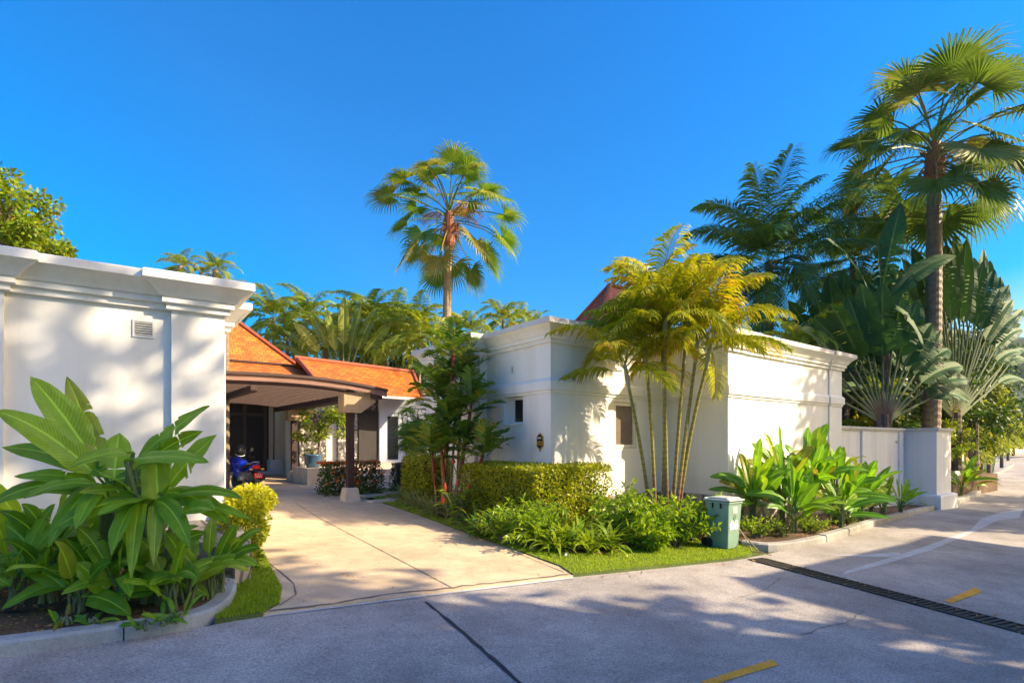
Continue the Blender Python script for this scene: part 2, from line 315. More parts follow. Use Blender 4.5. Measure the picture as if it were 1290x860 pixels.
# ------------------------------------------------------------------ mesh builder
class MB:
    def __init__(s): s.v = []; s.f = []; s.var = []; s.uv = None; s.cv = 0.5
    def add(s, p): s.v.append((p[0], p[1], p[2])); return len(s.v) - 1
    def face(s, ids, var=None, uvs=None):
        s.f.append(tuple(ids)); s.var.append(s.cv if var is None else var)
        if uvs is not None or s.uv is not None:
            if s.uv is None: s.uv = [None] * (len(s.f) - 1)
            s.uv.append(uvs)
    def quad(s, a, b, c, d, var=None, uvs=None):
        s.face([s.add(a), s.add(b), s.add(c), s.add(d)], var, uvs)
    def tri(s, a, b, c, var=None): s.face([s.add(a), s.add(b), s.add(c)], var)
    def box(s, c, sx, sy, sz, ax=None, ay=None, az=None):
        """box centred on c; half axes along ax, ay, az"""
        ax = (ax or V((1, 0, 0))) * (sx / 2); ay = (ay or V((0, 1, 0))) * (sy / 2); az = (az or V((0, 0, 1))) * (sz / 2)
        c = V(c); i = [s.add(c + ax * x + ay * y + az * z) for z in (-1, 1) for y in (-1, 1) for x in (-1, 1)]
        fl = [(0, 2, 3, 1), (4, 5, 7, 6), (0, 1, 5, 4), (2, 6, 7, 3), (0, 4, 6, 2), (1, 3, 7, 5)]
        if ax.cross(ay).dot(az) < 0: fl = [q[::-1] for q in fl]
        for q in fl: s.face([i[k] for k in q])
    def tube(s, pts, rads, n=8, cap=True):
        pts = [V(p) for p in pts]; rings = []
        if not isinstance(rads, (list, tuple)): rads = [rads] * len(pts)
        t0 = None; x = None
        for i, p in enumerate(pts):
            t = (pts[min(i + 1, len(pts) - 1)] - pts[max(i - 1, 0)]).normalized()
            if x is None: x = t.orthogonal().normalized()
            else: x = (x - t * x.dot(t)).normalized()
            y = t.cross(x)
            rings.append([s.add(p + (x * math.cos(2 * PI * k / n) + y * math.sin(2 * PI * k / n)) * rads[i]) for k in range(n)])
        for a, b in zip(rings, rings[1:]):
            for k in range(n): s.face([a[k], a[(k + 1) % n], b[(k + 1) % n], b[k]])
        if cap: s.face(rings[0][::-1]); s.face(rings[-1])
    def prism(s, poly, z0, z1):
        """poly: xy list; z0 / z1 numbers or functions of (x, y)"""
        area = sum(a[0] * b[1] - b[0] * a[1] for a, b in zip(poly, poly[1:] + poly[:1]))
        if area < 0: poly = poly[::-1]
        f0 = z0 if callable(z0) else (lambda x, y: z0); f1 = z1 if callable(z1) else (lambda x, y: z1)
        lo = [s.add((x, y, f0(x, y))) for x, y in poly]; hi = [s.add((x, y, f1(x, y))) for x, y in poly]
        n = len(poly)
        for k in range(n): s.face([lo[k], lo[(k + 1) % n], hi[(k + 1) % n], hi[k]])
        s.face(hi); s.face(lo[::-1])
    def extrude(s, poly3, d):
        """closed flat polygon of 3d points pushed along d"""
        a = [s.add(p) for p in poly3]; b = [s.add(V(p) + d) for p in poly3]; n = len(a)
        for k in range(n): s.face([a[k], a[(k + 1) % n], b[(k + 1) % n], b[k]])
        s.face(b); s.face(a[::-1])
    def sweep(s, poly, prof, cap_top=True, cap_bot=False):
        area = sum(a[0] * b[1] - b[0] * a[1] for a, b in zip(poly, poly[1:] + poly[:1]))
        if area < 0: poly = poly[::-1]
        n = len(poly); rings = []
        for off, z in prof:
            ring = []
            for k in range(n):
                p = V(poly[k]); a = V(poly[k - 1]); b = V(poly[(k + 1) % n])
                e1 = (p - a).normalized(); e2 = (b - p).normalized()
                n1 = V((e1.y, -e1.x)); n2 = V((e2.y, -e2.x))
                m = n1 + n2; m = m / max(m.dot(m) / 2, 0.2) if m.length > 1e-6 else n1
                q = p + m * off
                ring.append(s.add((q.x, q.y, z)))
            rings.append(ring)
        for a, b in zip(rings, rings[1:]):
            for k in range(n): s.face([a[k], a[(k + 1) % n], b[(k + 1) % n], b[k]])
        if cap_top: s.face(rings[-1])
        if cap_bot: s.face(rings[0][::-1])
    def lathe(s, c, prof, n=16, axis=None):
        az = (axis or V((0, 0, 1))).normalized(); ax = az.orthogonal().normalized(); ay = az.cross(ax); c = V(c)
        rings = [[s.add(c + az * h + (ax * math.cos(2 * PI * k / n) + ay * math.sin(2 * PI * k / n)) * max(r, 1e-4)) for k in range(n)] for r, h in prof]
        for a, b in zip(rings, rings[1:]):
            for k in range(n): s.face([a[k], a[(k + 1) % n], b[(k + 1) % n], b[k]])
        s.face(rings[0][::-1]); s.face(rings[-1])
    def mesh(s, name, off=None, smooth=False):
        me = bpy.data.meshes.new(name)
        vs = s.v if off is None else [(a - off[0], b - off[1], c - off[2]) for a, b, c in s.v]
        me.from_pydata(vs, [], s.f); 
        at = me.attributes.new('var', 'FLOAT', 'FACE'); at.data.foreach_set('value', s.var)
        if s.uv is not None:
            ul = me.uv_layers.new(name='UVMap'); fl = []
            for f, u in zip(s.f, s.uv):
                for k in range(len(f)):
                    fl.extend(u[k] if u else (0, 0))
            ul.data.foreach_set('uv', fl)
        if smooth: me.polygons.foreach_set('use_smooth', [True] * len(me.polygons))
        me.update(); return me

def thing(name, label, cat, loc=(0, 0, 0), rz=0, group=None, kind=None):
    o = bpy.data.objects.new(name, None); COL.objects.link(o)
    o.empty_display_size = 0.2; o.location = loc; o.rotation_euler = (0, 0, rz)
    tag(o, label, cat, group, kind); return o
def tag(o, label=None, cat=None, group=None, kind=None):
    if label: o['label'] = label
    if cat: o['category'] = cat
    if group: o['group'] = group
    if kind: o['kind'] = kind
    return o
def obj(name, mb, mat, parent=None, label=None, smooth=False, wcoord=True):
    """one mesh object; given in world coordinates unless wcoord is False"""
    off = None
    if parent is not None and wcoord:
        off = V(parent.location); q = parent
        if q.parent is not None: off = off + V(q.parent.location)
    me = mb.mesh(name, off, smooth) if isinstance(mb, MB) else mb
    if mat is not None and not me.materials: me.materials.append(mat)
    o = bpy.data.objects.new(name, me); COL.objects.link(o)
    if parent is not None: o.parent = parent
    if label: o['label'] = label
    return o
def copy_tree(o, parent=None):
    c = o.copy(); COL.objects.link(c)
    if parent is not None: c.parent = parent
    for ch in [x for x in o.children]: copy_tree(ch, c)
    return c
def struct(name, mb, mat, smooth=False):
    o = obj(name, mb, mat, None, smooth=smooth); o['kind'] = 'structure'; return o
def cut(o, boxes):
    """carve boxes (MB) out of a wall object"""
    c = bpy.data.objects.new('cutter', boxes.mesh('cutter')); COL.objects.link(c)
    if o.parent: c.location = o.parent.location; 
    # cutter given in world coordinates
    c.location = (0, 0, 0)
    md = o.modifiers.new('cut', 'BOOLEAN'); md.object = c; md.operation = 'DIFFERENCE'; md.solver = 'EXACT'
    bpy.context.view_layer.update()
    dg = bpy.context.evaluated_depsgraph_get()
    me = bpy.data.meshes.new_from_object(o.evaluated_get(dg))
    o.modifiers.remove(md); o.data = me
    bpy.data.objects.remove(c)

# ------------------------------------------------------------------ leaves
UP = V((0, 0, 1))
def ribbon(mb, pts, ws, side, var=None, uv=False):
    """flat ribbon along pts; side = sideways unit vector(s)"""
    n = len(pts); L = []; Rr = []
    for i in range(n):
        sd = side[i] if isinstance(side, list) else side
        L.append(mb.add(pts[i] - sd * ws[i])); Rr.append(mb.add(pts[i] + sd * ws[i]))
    for i in range(n - 1):
        u = [(0, i / (n - 1)), (1, i / (n - 1)), (1, (i + 1) / (n - 1)), (0, (i + 1) / (n - 1))] if uv else None
        mb.face([L[i], Rr[i], Rr[i + 1], L[i + 1]], var, u)
def spine(base, az, el, length, droop, n, curl=1.6):
    pts = [V(base)]; e = el
    h = V((math.cos(az), math.sin(az), 0)); dirs = []
    for i in range(n):
        t = (i + 0.5) / n
        e = el - droop * (t ** curl)
        d = h * math.cos(e) + UP * math.sin(e); dirs.append(d)
        pts.append(pts[-1] + d * (length / n))
    dirs.append(dirs[-1])
    return pts, dirs, h
def pinnate(mb, base, az, el, length, droop, npair=28, ll=0.5, lw=0.022, var=0.5, hang=0.5, vee=0.3, rr=0.012, rnd=random, start=0.14, tipvar=0.0):
    n = 10
    pts, dirs, h = spine(base, az, el, length, droop, n)
    side = h.cross(UP).normalized()
    mb.cv = min(1, var * 0.8 + 0.1); 
    mb.tube(pts[::2] + ([pts[-1]] if n % 2 else []), [rr * (1 - 0.8 * k / (n / 2)) for k in range(n // 2 + 1)], 3, False)
    for i in range(npair):
        t = start + (1 - start) * (i + 0.5) / npair
        k = t * n; a = min(int(k), n - 1); fr = k - a
        p = pts[a].lerp(pts[a + 1], fr); d = dirs[a]
        nrm = side.cross(d).normalized()
        if nrm.z < 0: nrm = -nrm
        l = ll * (0.55 + 0.45 * math.sin(PI * min(1, 0.15 + t * 0.95))) * (1.0 if t < 0.9 else 0.75)
        for sg in (-1, 1):
            f = 0.35 + 0.5 * t + rnd.uniform(-0.1, 0.1)
            dd = (side * sg * (1 - 0.35 * t) + d * f + nrm * (vee + rnd.uniform(-0.12, 0.12))).normalized()
            hg = hang * rnd.uniform(0.7, 1.3)
            d2 = (dd - UP * hg).normalized(); d3 = (dd - UP * hg * 2.4).normalized()
            l2 = l * rnd.uniform(0.8, 1.1)
            q1 = p + dd * l2 * 0.34; q2 = q1 + d2 * l2 * 0.36; q3 = q2 + d3 * l2 * 0.3
            wv = (d * 0.9 + nrm * 0.35 * sg).normalized()
            vv = max(0, min(1, var + rnd.uniform(-0.22, 0.22) + tipvar * t))
            i0 = mb.add(p - wv * lw * 0.5); i1 = mb.add(p + wv * lw * 0.5)
            j0 = mb.add(q1 - wv * lw); j1 = mb.add(q1 + wv * lw)
            k0 = mb.add(q2 - wv * lw * 0.75); k1 = mb.add(q2 + wv * lw * 0.75); e = mb.add(q3)
            mb.face([i0, i1, j1, j0], vv); mb.face([j0, j1, k1, k0], vv); mb.face([k0, k1, e], vv)
def fanleaf(mb, base, az, el, pet, Rr, var=0.5, seg=34, spread=R(285), droop=0.5, pdroop=0.7, split=0.5, rnd=random, cup=0.12, pw=0.014):
    split = split * rnd.uniform(.75, .95)
    pts, dirs, h = spine(base, az, el, pet, pdroop, 6)
    mb.cv = min(1, var + 0.1); mb.tube(pts[::2] + [pts[-1]] if len(pts) % 2 == 0 else pts[::2], pw, 3, False)
    hub = pts[-1]; f = dirs[-1]
    f = (f * 0.9 - UP * 0.25 * rnd.uniform(0.4, 1.4)).normalized()
    side = f.cross(UP)
    side = side.normalized() if side.length > 0.05 else V((1, 0, 0))
    side = (side + UP * rnd.uniform(-0.4, 0.4)).normalized()
    nrm = side.cross(f).normalized()
    if nrm.z < 0: nrm = -nrm
    for k in range(seg):
        th0 = (k / seg - 0.5) * spread; th1 = ((k + 1) / seg - 0.5) * spread; th = (th0 + th1) / 2
        def dr(t): return f * math.cos(t) + side * math.sin(t) + nrm * cup
        rl = Rr * (0.78 + 0.22 * math.cos(th * 0.6)) * rnd.uniform(0.9, 1.06)
        d0 = dr(th0); d1 = dr(th1); dm = dr(th)
        sp = split
        a = hub + d0 * rl * sp; b = hub + d1 * rl * sp; m = hub + dm * rl * sp + nrm * rl * 0.03
        tipd = (dm - UP * droop * rnd.uniform(0.6, 1.5)).normalized()
        m2 = m + (dm * 0.55 + tipd * 0.45).normalized() * rl * (1 - sp) * 0.55
        tip = m2 + (tipd - UP * droop * 0.6).normalized() * rl * (1 - sp) * 0.5
        w = (d1 - d0) * rl * sp * 0.30
        vv = max(0, min(1, var + rnd.uniform(-0.15, 0.15)))
        ih = mb.add(hub); ia = mb.add(a); ib = mb.add(b); im = mb.add(m)
        ja = mb.add(m2 - w); jb = mb.add(m2 + w); jt = mb.add(tip)
        mb.face([ih, ia, im], vv); mb.face([ih, im, ib], vv)
        mb.face([ia, ja, jb, im], vv); mb.face([im, jb, ib], vv) if False else mb.face([im, jb, ib], vv)
        mb.face([ja, jt, jb], vv)
def bez(a, c, b, n):
    return [a * (1 - t) ** 2 + c * 2 * t * (1 - t) + b * t * t for t in [i / n for i in range(n + 1)]]
def blade(mb, base, tip, width, sag=0.15, pet=0.18, var=0.5, face=None, fold=0.35, tears=0, rnd=random, n=14, wave=0.05, petw=0.012, pmb=None, tipsq=0.0):
    """paddle leaf from base to tip (petiole first), bowed upward by sag, facing 'face'"""
    base = V(base); tip = V(tip); ln = (tip - base).length
    ctrl = (base + tip) / 2 + UP * sag * ln * 2
    pts = bez(base, ctrl, tip, n + 3)
    k0 = max(1, int(round(pet * (n + 3))))
    pb = pmb or mb
    pb.cv = min(0.99, var * 0.7 + 0.2)
    pb.tube(pts[:k0 + 1], [petw * (1.5 - 0.7 * i / k0) for i in range(k0 + 1)], 5, False)
    sp = pts[k0:]; m = len(sp) - 1
    face = V(face) if face is not None else UP
    tearset = set(rnd.randrange(2, max(3, int(m * .72))) for _ in range(tears)) if tears else set()
    ph = rnd.uniform(0, 6)
    rows = []
    for i, p in enumerate(sp):
        t = i / m
        d = (sp[min(i + 1, m)] - sp[max(i - 1, 0)]).normalized()
        sd = d.cross(face)
        if sd.length < 0.05: sd = d.cross(V((0.3, -1, 0.2)))
        sd.normalize(); nr = sd.cross(d).normalized()
        prof = (min(1, t / 0.16) ** 0.6) * (1 - max(0, (t - 0.42) / 0.58) ** (2.3 + tipsq)) ** 0.85 if t < 1 else 0.0
        w = width * max(prof, 0.02)
        rows.append((p, d, sd, nr, w, t))
    for sg in (-1, 1):
        gap = 0.0
        for i in range(m):
            def edge(j, sh):
                p, d, sd, nr, w, t = rows[j]
                wv = math.sin(t * 17 + ph + sg) * wave * width
                mid = p + sd * sg * w * 0.55 + nr * (w * 0.55 * fold) + d * sh * 0.5
                out = p + sd * sg * w + nr * (w * (fold * 0.75) + wv) + d * sh - UP * w * 0.12
                return p, mid, out
            torn0 = i in tearset; torn1 = (i + 1) in tearset
            s0 = width * 0.16 if torn0 else 0; s1 = -width * 0.12 if torn1 else 0
            p0, m0, o0 = edge(i, s0); p1, m1, o1 = edge(i + 1, s1)
            if torn0 or torn1:
                dz = UP * width * rnd.uniform(-0.25, 0.02); o0 = o0 + dz; o1 = o1 + dz
            t0 = rows[i][5]; t1 = rows[i + 1][5]
            ui, um, uo = 0.5, 0.5 + sg * 0.27, 0.5 + sg * 0.5
            vv = var
            mb.quad(p0, m0, m1, p1, vv, [(ui, t0), (um, t0), (um, t1), (ui, t1)])
            mb.quad(m0, o0, o1, m1, vv, [(um, t0), (uo, t0), (uo, t1), (um, t1)])
def leafquad(mb, p, d, nrm, l, w, var):
    s = d.cross(nrm).normalized() * w
    mb.quad(p, p + d * l * 0.45 + s, p + d * l, p + d * l * 0.45 - s, var)
def rvec(rnd):
    while True:
        v = V((rnd.uniform(-1, 1), rnd.uniform(-1, 1), rnd.uniform(-1, 1)))
        if 0.05 < v.length < 1: return v.normalized()
# ================================================================== GROUND
def sheet(name, poly, dz, mat, thick=0.0, zf=None):
    """a flat patch (xy polygon) laid on the ground dz above it"""
    zf = zf or zg
    bm = bmesh.new()
    vs = [bm.verts.new((p[0], p[1], 0)) for p in poly]
    bm.faces.new(vs)
    xs = [p[0] for p in poly]
    for x in [14 + 1.5 * i for i in range(9)] + [30, 45, 60, 86]:
        if min(xs) < x < max(xs):
            bmesh.ops.bisect_plane(bm, geom=bm.verts[:] + bm.edges[:] + bm.faces[:], plane_co=(x, 0, 0), plane_no=(1, 0, 0))
    bm.normal_update()
    for f in bm.faces:
        if f.normal.z < 0: f.normal_flip()
    if thick:
        r = bmesh.ops.extrude_face_region(bm, geom=bm.faces[:])
        top = [v for v in r['geom'] if isinstance(v, bmesh.types.BMVert)]
        tops = set(top)
        for v in bm.verts: v.co.z = zf(v.co.x) + (dz if v in tops else dz - thick)
        bmesh.ops.recalc_face_normals(bm, faces=bm.faces[:])
    else:
        for v in bm.verts: v.co.z = zf(v.co.x) + dz
    me = bpy.data.meshes.new(name); bm.to_mesh(me); bm.free(); me.materials.append(mat)
    o = bpy.data.objects.new(name, me); COL.objects.link(o); return o
def gp(lst): return [(p.x, p.y) for p in (G(*q) for q in lst)]

# ground: one sheet out to the horizon
mb = MB()
xs = [-1500, -300, -80, -40, -20, -8, 0, 8, 14] + [15 + 1.5 * i for i in range(8)] + [30, 45, 60, 86, 150, 400, 1500]
ys = [-900, -200, -60, -20, 0, 20, 60, 150, 400, 1200]
idx = {}
for i, x in enumerate(xs):
    for j, y in enumerate(ys): idx[i, j] = mb.add((x, y, zg(max(-80, x)) - 0.03))
for i in range(len(xs) - 1):
    for j in range(len(ys) - 1): mb.face([idx[i, j], idx[i + 1, j], idx[i + 1, j + 1], idx[i, j + 1]])
struct('ground', mb, M['turf'])

# wall frame: u runs along the fronts (away to the right), n points out towards the road
U = V((0.791, 0.612, 0)).normalized(); N = V((U.y, -U.x, 0))
A0 = V((0.805, 11.5, 0))
def W(a, b, z=0.0, o=A0): p = o + U * a + N * b; return V((p.x, p.y, z))
RU = V((0.815, 0.579, 0)).normalized(); RN = V((RU.y, -RU.x, 0))      # the road runs a little more across

# road: the near edge of the gardens is its far side
road_far = gp([(-420, 868), (0, 829), (155, 806), (235, 793), (330, 776), (520, 752), (720, 727), (940, 703), (985, 694), (1041, 683), (1095, 665), (1150, 649), (1212, 634), (1244, 613)])
r_end = V((road_far[-1][0], road_far[-1][1], 0))
far_l = [(r_end.x + 7.4, r_end.y + 8.2), (r_end.x + 20, r_end.y + 22.5), (r_end.x + 40, r_end.y + 45.5)]
far_r = [(r_end.x + 47, r_end.y + 42), (r_end.x + 28, r_end.y + 19), (r_end.x + 14, r_end.y + 3.5), (22, 12.6), (13.5, 7.2), (5.2, 1.4), (0, -2.4), (-14, -8.5)]
o = sheet('road', road_far + far_l + far_r, 0.004, M['road']); o['kind'] = 'structure'
# driveway
drive = gp([(331, 776), (520, 752), (722, 727), (706, 716), (660, 699), (600, 678), (545, 657), (492, 638), (452, 627), (432, 618), (412, 612), (395, 605), (372, 600), (345, 597), (283, 599), (262, 606)]) + [(-5.6, 9.5), (-4.3, 7.4)] + gp([(288, 672), (306, 690), (320, 712), (318, 745), (310, 768)])
o = sheet('driveway', drive, 0.030, M['drive'], 0.025); o['kind'] = 'structure'
o = sheet('concrete_lip', gp([(331, 778), (520, 754), (724, 729), (716, 724), (560, 744), (420, 763), (345, 772)]), 0.012, M['slurry']); o['kind'] = 'structure'
def line_strip(name, px, w, dz, mat, jit=0.0, rnd=random.Random(3)):
    """thin painted or cracked line along ground points"""
    pts = [G(*p) for p in px]
    out = []
    for a, b in zip(pts, pts[1:]):
        m = max(1, int((b - a).length / 0.12)) if jit else 1
        for k in range(m): out.append(a.lerp(b, k / m))
    out.append(pts[-1]); Lf = []; Rt = []
    for i, p in enumerate(out):
        d = (out[min(i + 1, len(out) - 1)] - out[max(i - 1, 0)]); d.z = 0; d.normalize(); sd = V((-d.y, d.x, 0))
        ww = w * (1 + rnd.uniform(-0.5, 0.5) * (1 if jit else 0)); p = p + sd * rnd.uniform(-jit, jit)
        Lf.append(p + sd * ww / 2); Rt.append(p - sd * ww / 2)
    b = MB()
    for i in range(len(out) - 1):
        q = [Lf[i], Rt[i], Rt[i + 1], Lf[i + 1]]
        b.quad(*[V((p.x, p.y, zg(p.x) + dz)) for p in q][::-1])
    o = obj(name, b, mat); o['kind'] = 'structure'; return o
line_strip('road_joint', [(536, 758), (575, 790), (612, 822), (655, 862), (700, 905)], 0.035, 0.008, M['joint'], 0.006)
line_strip('driveway_joint', [(372, 635), (400, 653), (485, 698), (571, 744)], 0.016, 0.034, M['crack'], 0.002)
line_strip('driveway_joint', [(330, 705), (352, 722), (370, 738), (373, 752), (352, 766)], 0.016, 0.034, M['crack'], 0.002)
line_strip('driveway_joint', [(560, 664), (640, 694), (712, 724)], 0.012, 0.034, M['crack'], 0.002)
line_strip('driveway_crack', [(340, 774), (390, 768), (420, 763), (450, 757), (500, 751), (560, 744), (640, 735), (716, 726)], 0.035, 0.036, M['crack'], 0.03)
line_strip('road_crack', [(1010, 800), (1040, 790), (1065, 785), (1090, 770)], 0.012, 0.009, M['crack'], 0.02)
line_strip('road_crack', [(930, 752), (962, 745), (985, 728)], 0.010, 0.009, M['crack'], 0.02)
# slurry patches on the far road
o = sheet('road_patch', gp([(1062, 724), (1110, 712), (1170, 694), (1225, 671), (1258, 655), (1284, 652), (1290, 640), (1262, 645), (1236, 653), (1222, 668), (1160, 690), (1110, 706), (1066, 719)]), 0.0085, M['slurry']); o['kind'] = 'structure'
o = sheet('road_patch', gp([(1045, 699), (1100, 702), (1140, 700), (1132, 696), (1090, 698)]), 0.0085, M['slurry']); o['kind'] = 'structure'
# yellow dashes
def dash(px):
    o = sheet('road_marking', gp(px), 0.0095, M['yellow']); o['kind'] = 'structure'
dash([(880, 860), (902, 862), (981, 838), (972, 831)])
dash([(1189, 757), (1200, 760), (1238, 746), (1229, 740)])
dash([(300, 1150), (420, 1160), (640, 1000), (600, 985)])

# drain across the road: dark channel under an iron grate
dpx = [G(940, 706), G(966, 703), G(1330, 796), G(1325, 812)]
da = (dpx[0] + dpx[1]) / 2; db = (dpx[2] + dpx[3]) / 2; dd = (db - da); dd.z = 0; dl = dd.length; dd.normalize(); ds = V((-dd.y, dd.x, 0))
drain = thing('drain_grate', 'dark iron drain grate set across the road', 'drain', gxy(da.x, da.y))
b = MB(); w = 0.17
for k in range(int(dl / 0.5)):
    q = [da + dd * (k * 0.5) - ds * w, da + dd * (k * 0.5 + 0.5) - ds * w, da + dd * (k * 0.5 + 0.5) + ds * w, da + dd * (k * 0.5) + ds * w]
    b.quad(*[V((p.x, p.y, zg(p.x) + 0.009)) for p in q])
obj('channel', b, M['gutter_dark'], drain)
b = MB(); rnd = random.Random(4)
ang = math.atan(-KS * dd.x); dv = V((dd.x, dd.y, -KS * dd.x)).normalized()
for sgn in (-1, 1):
    c = da + dd * dl / 2 + ds * sgn * w; b.box(V((c.x, c.y, zg(c.x) + 0.014)), dl, 0.03, 0.014, dv, ds, None)
for k in range(int(dl / 0.075)):
    c = da + dd * (k * 0.075 + rnd.uniform(-.008, .008)); b.box(V((c.x, c.y, zg(c.x) + 0.013)), 0.032, w * 1.8, 0.012, dv, ds, None)
obj('grate', b, M['grate'], drain)

# beds and lawns (raised a few centimetres)
def raised(name, poly, dz, mat): 
    o = sheet(name, poly, dz, mat, dz + 0.02); o['kind'] = 'structure'; return o
left_bed = gp([(-420, 858), (0, 822), (155, 800), (240, 785), (280, 768), (297, 748)]) + [(-3.9, 6.9), (-4.6, 6.6), (-11, 1.7), (-12, 1.9)]
raised('flower_bed', left_bed, 0.115, M['soil'])
left_lawn_px = [(270, 786), (330, 777), (352, 764), (355, 745), (346, 728), (332, 700), (318, 680), (300, 690), (296, 745)]
raised('lawn', gp(left_lawn_px), 0.045, M['turf'])
lawn_px = [(722, 727), (830, 716), (915, 707), (942, 703), (955, 695), (940, 690), (930, 682)]
lawn = gp(lawn_px) + [(W(4.2, 1.7).x, W(4.2, 1.7).y), (W(3.8, 1.2).x, W(3.8, 1.2).y), (W(3.8, 0).x, W(3.8, 0).y), (A0.x, A0.y), (W(0, -5.2).x, W(0, -5.2).y)] + gp([(478, 622), (470, 630), (500, 641), (545, 657), (600, 678), (660, 699), (706, 716)])
raised('lawn', lawn, 0.045, M['turf'])
bed_px = [(540, 646), (560, 656), (640, 684), (700, 699), (760, 702), (800, 690), (850, 682), (905, 685)]
bed = gp(bed_px) + [(W(3.8, 1.3).x, W(3.8, 1.3).y), (W(3.8, 0).x, W(3.8, 0).y), (A0.x, A0.y), (W(0, -4.6).x, W(0, -4.6).y)]
raised('flower_bed', bed, 0.06, M['soil'])
bed2 = gp([(932, 688), (968, 692), (1002, 690), (1041, 679), (1095, 661), (1150, 645), (1180, 638)]) + [(W(17.6, 2.4).x, W(17.6, 2.4).y), (W(17.5, 1.7).x, W(17.5, 1.7).y), (W(9.8, 1.6).x, W(9.8, 1.6).y), (W(3.9, 1.6).x, W(3.9, 1.6).y)]
raised('flower_bed', bed2, 0.10, M['soil'])
bed3 = gp([(1205, 634), (1218, 630), (1244, 611)]) + [(r_end.x + 3.5, r_end.y + 4.5), (W(24, 1.2).x, W(24, 1.2).y), (W(17.5, 1.7).x, W(17.5, 1.7).y)]
raised('lawn', bed3, 0.10, M['turf'])
# raised garden soil behind the low wall
raised('garden_soil', [(p.x, p.y) for p in (W(9.85, 1.3), W(30, 1.2), W(42, -22), W(6, -30), W(9.9, -6))], 0.9, M['soil'])

# kerbs
def kerb(name, label, px, h, w, mat, inward, group=None, ends=None):
    pts = [G(*p) for p in px]
    prof = [(0, -0.02), (0.0, h * 0.82), (0.025, h), (w - 0.02, h + 0.004), (w, h * 0.9), (w, -0.02)]
    b = MB(); rings = []
    for i, p in enumerate(pts):
        d = pts[min(i + 1, len(pts) - 1)] - pts[max(i - 1, 0)]; d.z = 0; d.normalize(); sd = V((-d.y, d.x, 0)) * inward
        rings.append([b.add(V((p.x, p.y, zg(p.x))) + sd * o + UP * z) for o, z in prof])
    k = len(prof)
    for r0, r1 in zip(rings, rings[1:]):
        for j in range(k - 1):
            q = [r0[j], r1[j], r1[j + 1], r0[j + 1]]; b.face(q if inward < 0 else q[::-1])
    b.face(rings[0] if inward > 0 else rings[0][::-1]); b.face(rings[-1][::-1] if inward > 0 else rings[-1])
    return tag(obj(name, b, mat), label, 'kerb', group)
def densify(px, n=3):
    """round a pixel polyline with a Catmull curve"""
    out = []
    for i in range(len(px) - 1):
        p0 = px[max(i - 1, 0)]; p1 = px[i]; p2 = px[i + 1]; p3 = px[min(i + 2, len(px) - 1)]
        for k in range(n):
            t = k / n
            out.append(tuple(0.5 * (2 * p1[j] + (p2[j] - p0[j]) * t + (2 * p0[j] - 5 * p1[j] + 4 * p2[j] - p3[j]) * t * t + (-p0[j] + 3 * p1[j] - 3 * p2[j] + p3[j]) * t ** 3) for j in (0, 1)))
    out.append(px[-1]); return out
kerb('kerb', 'straight blue-grey kerb edging the banana bed at the left corner of the photo', [(-420, 870), (-150, 845), (0, 829), (155, 807)], 0.125, 0.17, M['kerb'], 1)
kerb('kerb', 'curved blue-grey kerb bending round the banana bed into the driveway', densify([(157, 807), (200, 800), (240, 792), (270, 782), (290, 768), (298, 750), (297, 735)]), 0.125, 0.17, M['kerb'], 1)
kerb('kerb', 'worn kerb curving from behind the wheeled bin to the lamp', densify([(934, 690), (968, 694), (1003, 691), (1041, 683)]), 0.13, 0.17, M['kerb_old'], 1)
kerb('kerb', 'grey kerb beside the small garden lamp in front of the low wall', densify([(1042, 683), (1068, 675), (1095, 665), (1150, 649), (1205, 635)]), 0.15, 0.18, M['kerb_old'], 1)
kerb('kerb', 'cracked kerb beyond the corner pier of the low wall', densify([(1206, 635), (1222, 630), (1236, 622), (1244, 612)]), 0.2, 0.25, M['kerb_old'], 1)
kerb('kerb', 'low far kerb under the row of mast trees', [(1236, 606), (1262, 596), (1278, 586)], 0.16, 0.25, M['kerb_old'], 1)

# ================================================================== WHITE WALLED WING (middle of the picture)
ZT = 4.25
def cornice_prof(zt, k=1.0):
    z = zt
    return [(0.0, z - 0.46 * k), (0.055, z - 0.455 * k), (0.055, z - 0.375 * k), (0.10, z - 0.372 * k), (0.10, z - 0.295 * k), (0.125, z - 0.29 * k), (0.145, z - 0.25 * k), (0.19, z - 0.19 * k), (0.25, z - 0.14 * k), (0.275, z - 0.115 * k), (0.30, z - 0.113 * k), (0.30, z - 0.012), (0.285, z)]
wing_ab = [(-.04, .04), (.55, .04), (.55, 0), (3.86, 0), (3.86, 1.15), (3.82, 1.15), (3.82, 1.69), (4.5, 1.69), (4.5, 1.65), (9.0, 1.65), (9.0, 1.69), (9.8, 1.69), (9.8, -6), (1.5, -6), (1.5, -5), (-.15, -5), (-.15, -3.2), (-.35, -3.2), (-.35, -2.31), (0, -2.31), (0, -.54), (-.04, -.54)]
wing_xy = [(W(a, b).x, W(a, b).y) for a, b in wing_ab]
wing = thing('villa_wing', 'white flat-roofed villa wing with heavy cornice behind the clump of yellow-green palms', 'building', W(0, 0, 0))
mb = MB(); mb.sweep(wing_xy, [(0.03, -1.2), (0.03, 0.50), (0.0, 0.52)], False); obj('stone_base', mb, M['stone'], wing)
mb = MB(); mb.sweep(wing_xy, [(0.0, 0.519), (0.0, 3.83)], True, True); wall_o = obj('wall', mb, M['plaster'], wing)
mb = MB(); mb.sweep(wing_xy, [(0.002, 2.755), (0.028, 2.76), (0.028, 2.815), (0.062, 2.825), (0.062, 3.0), (0.002, 3.075)], False); obj('string_course', mb, M['plaster'], wing)
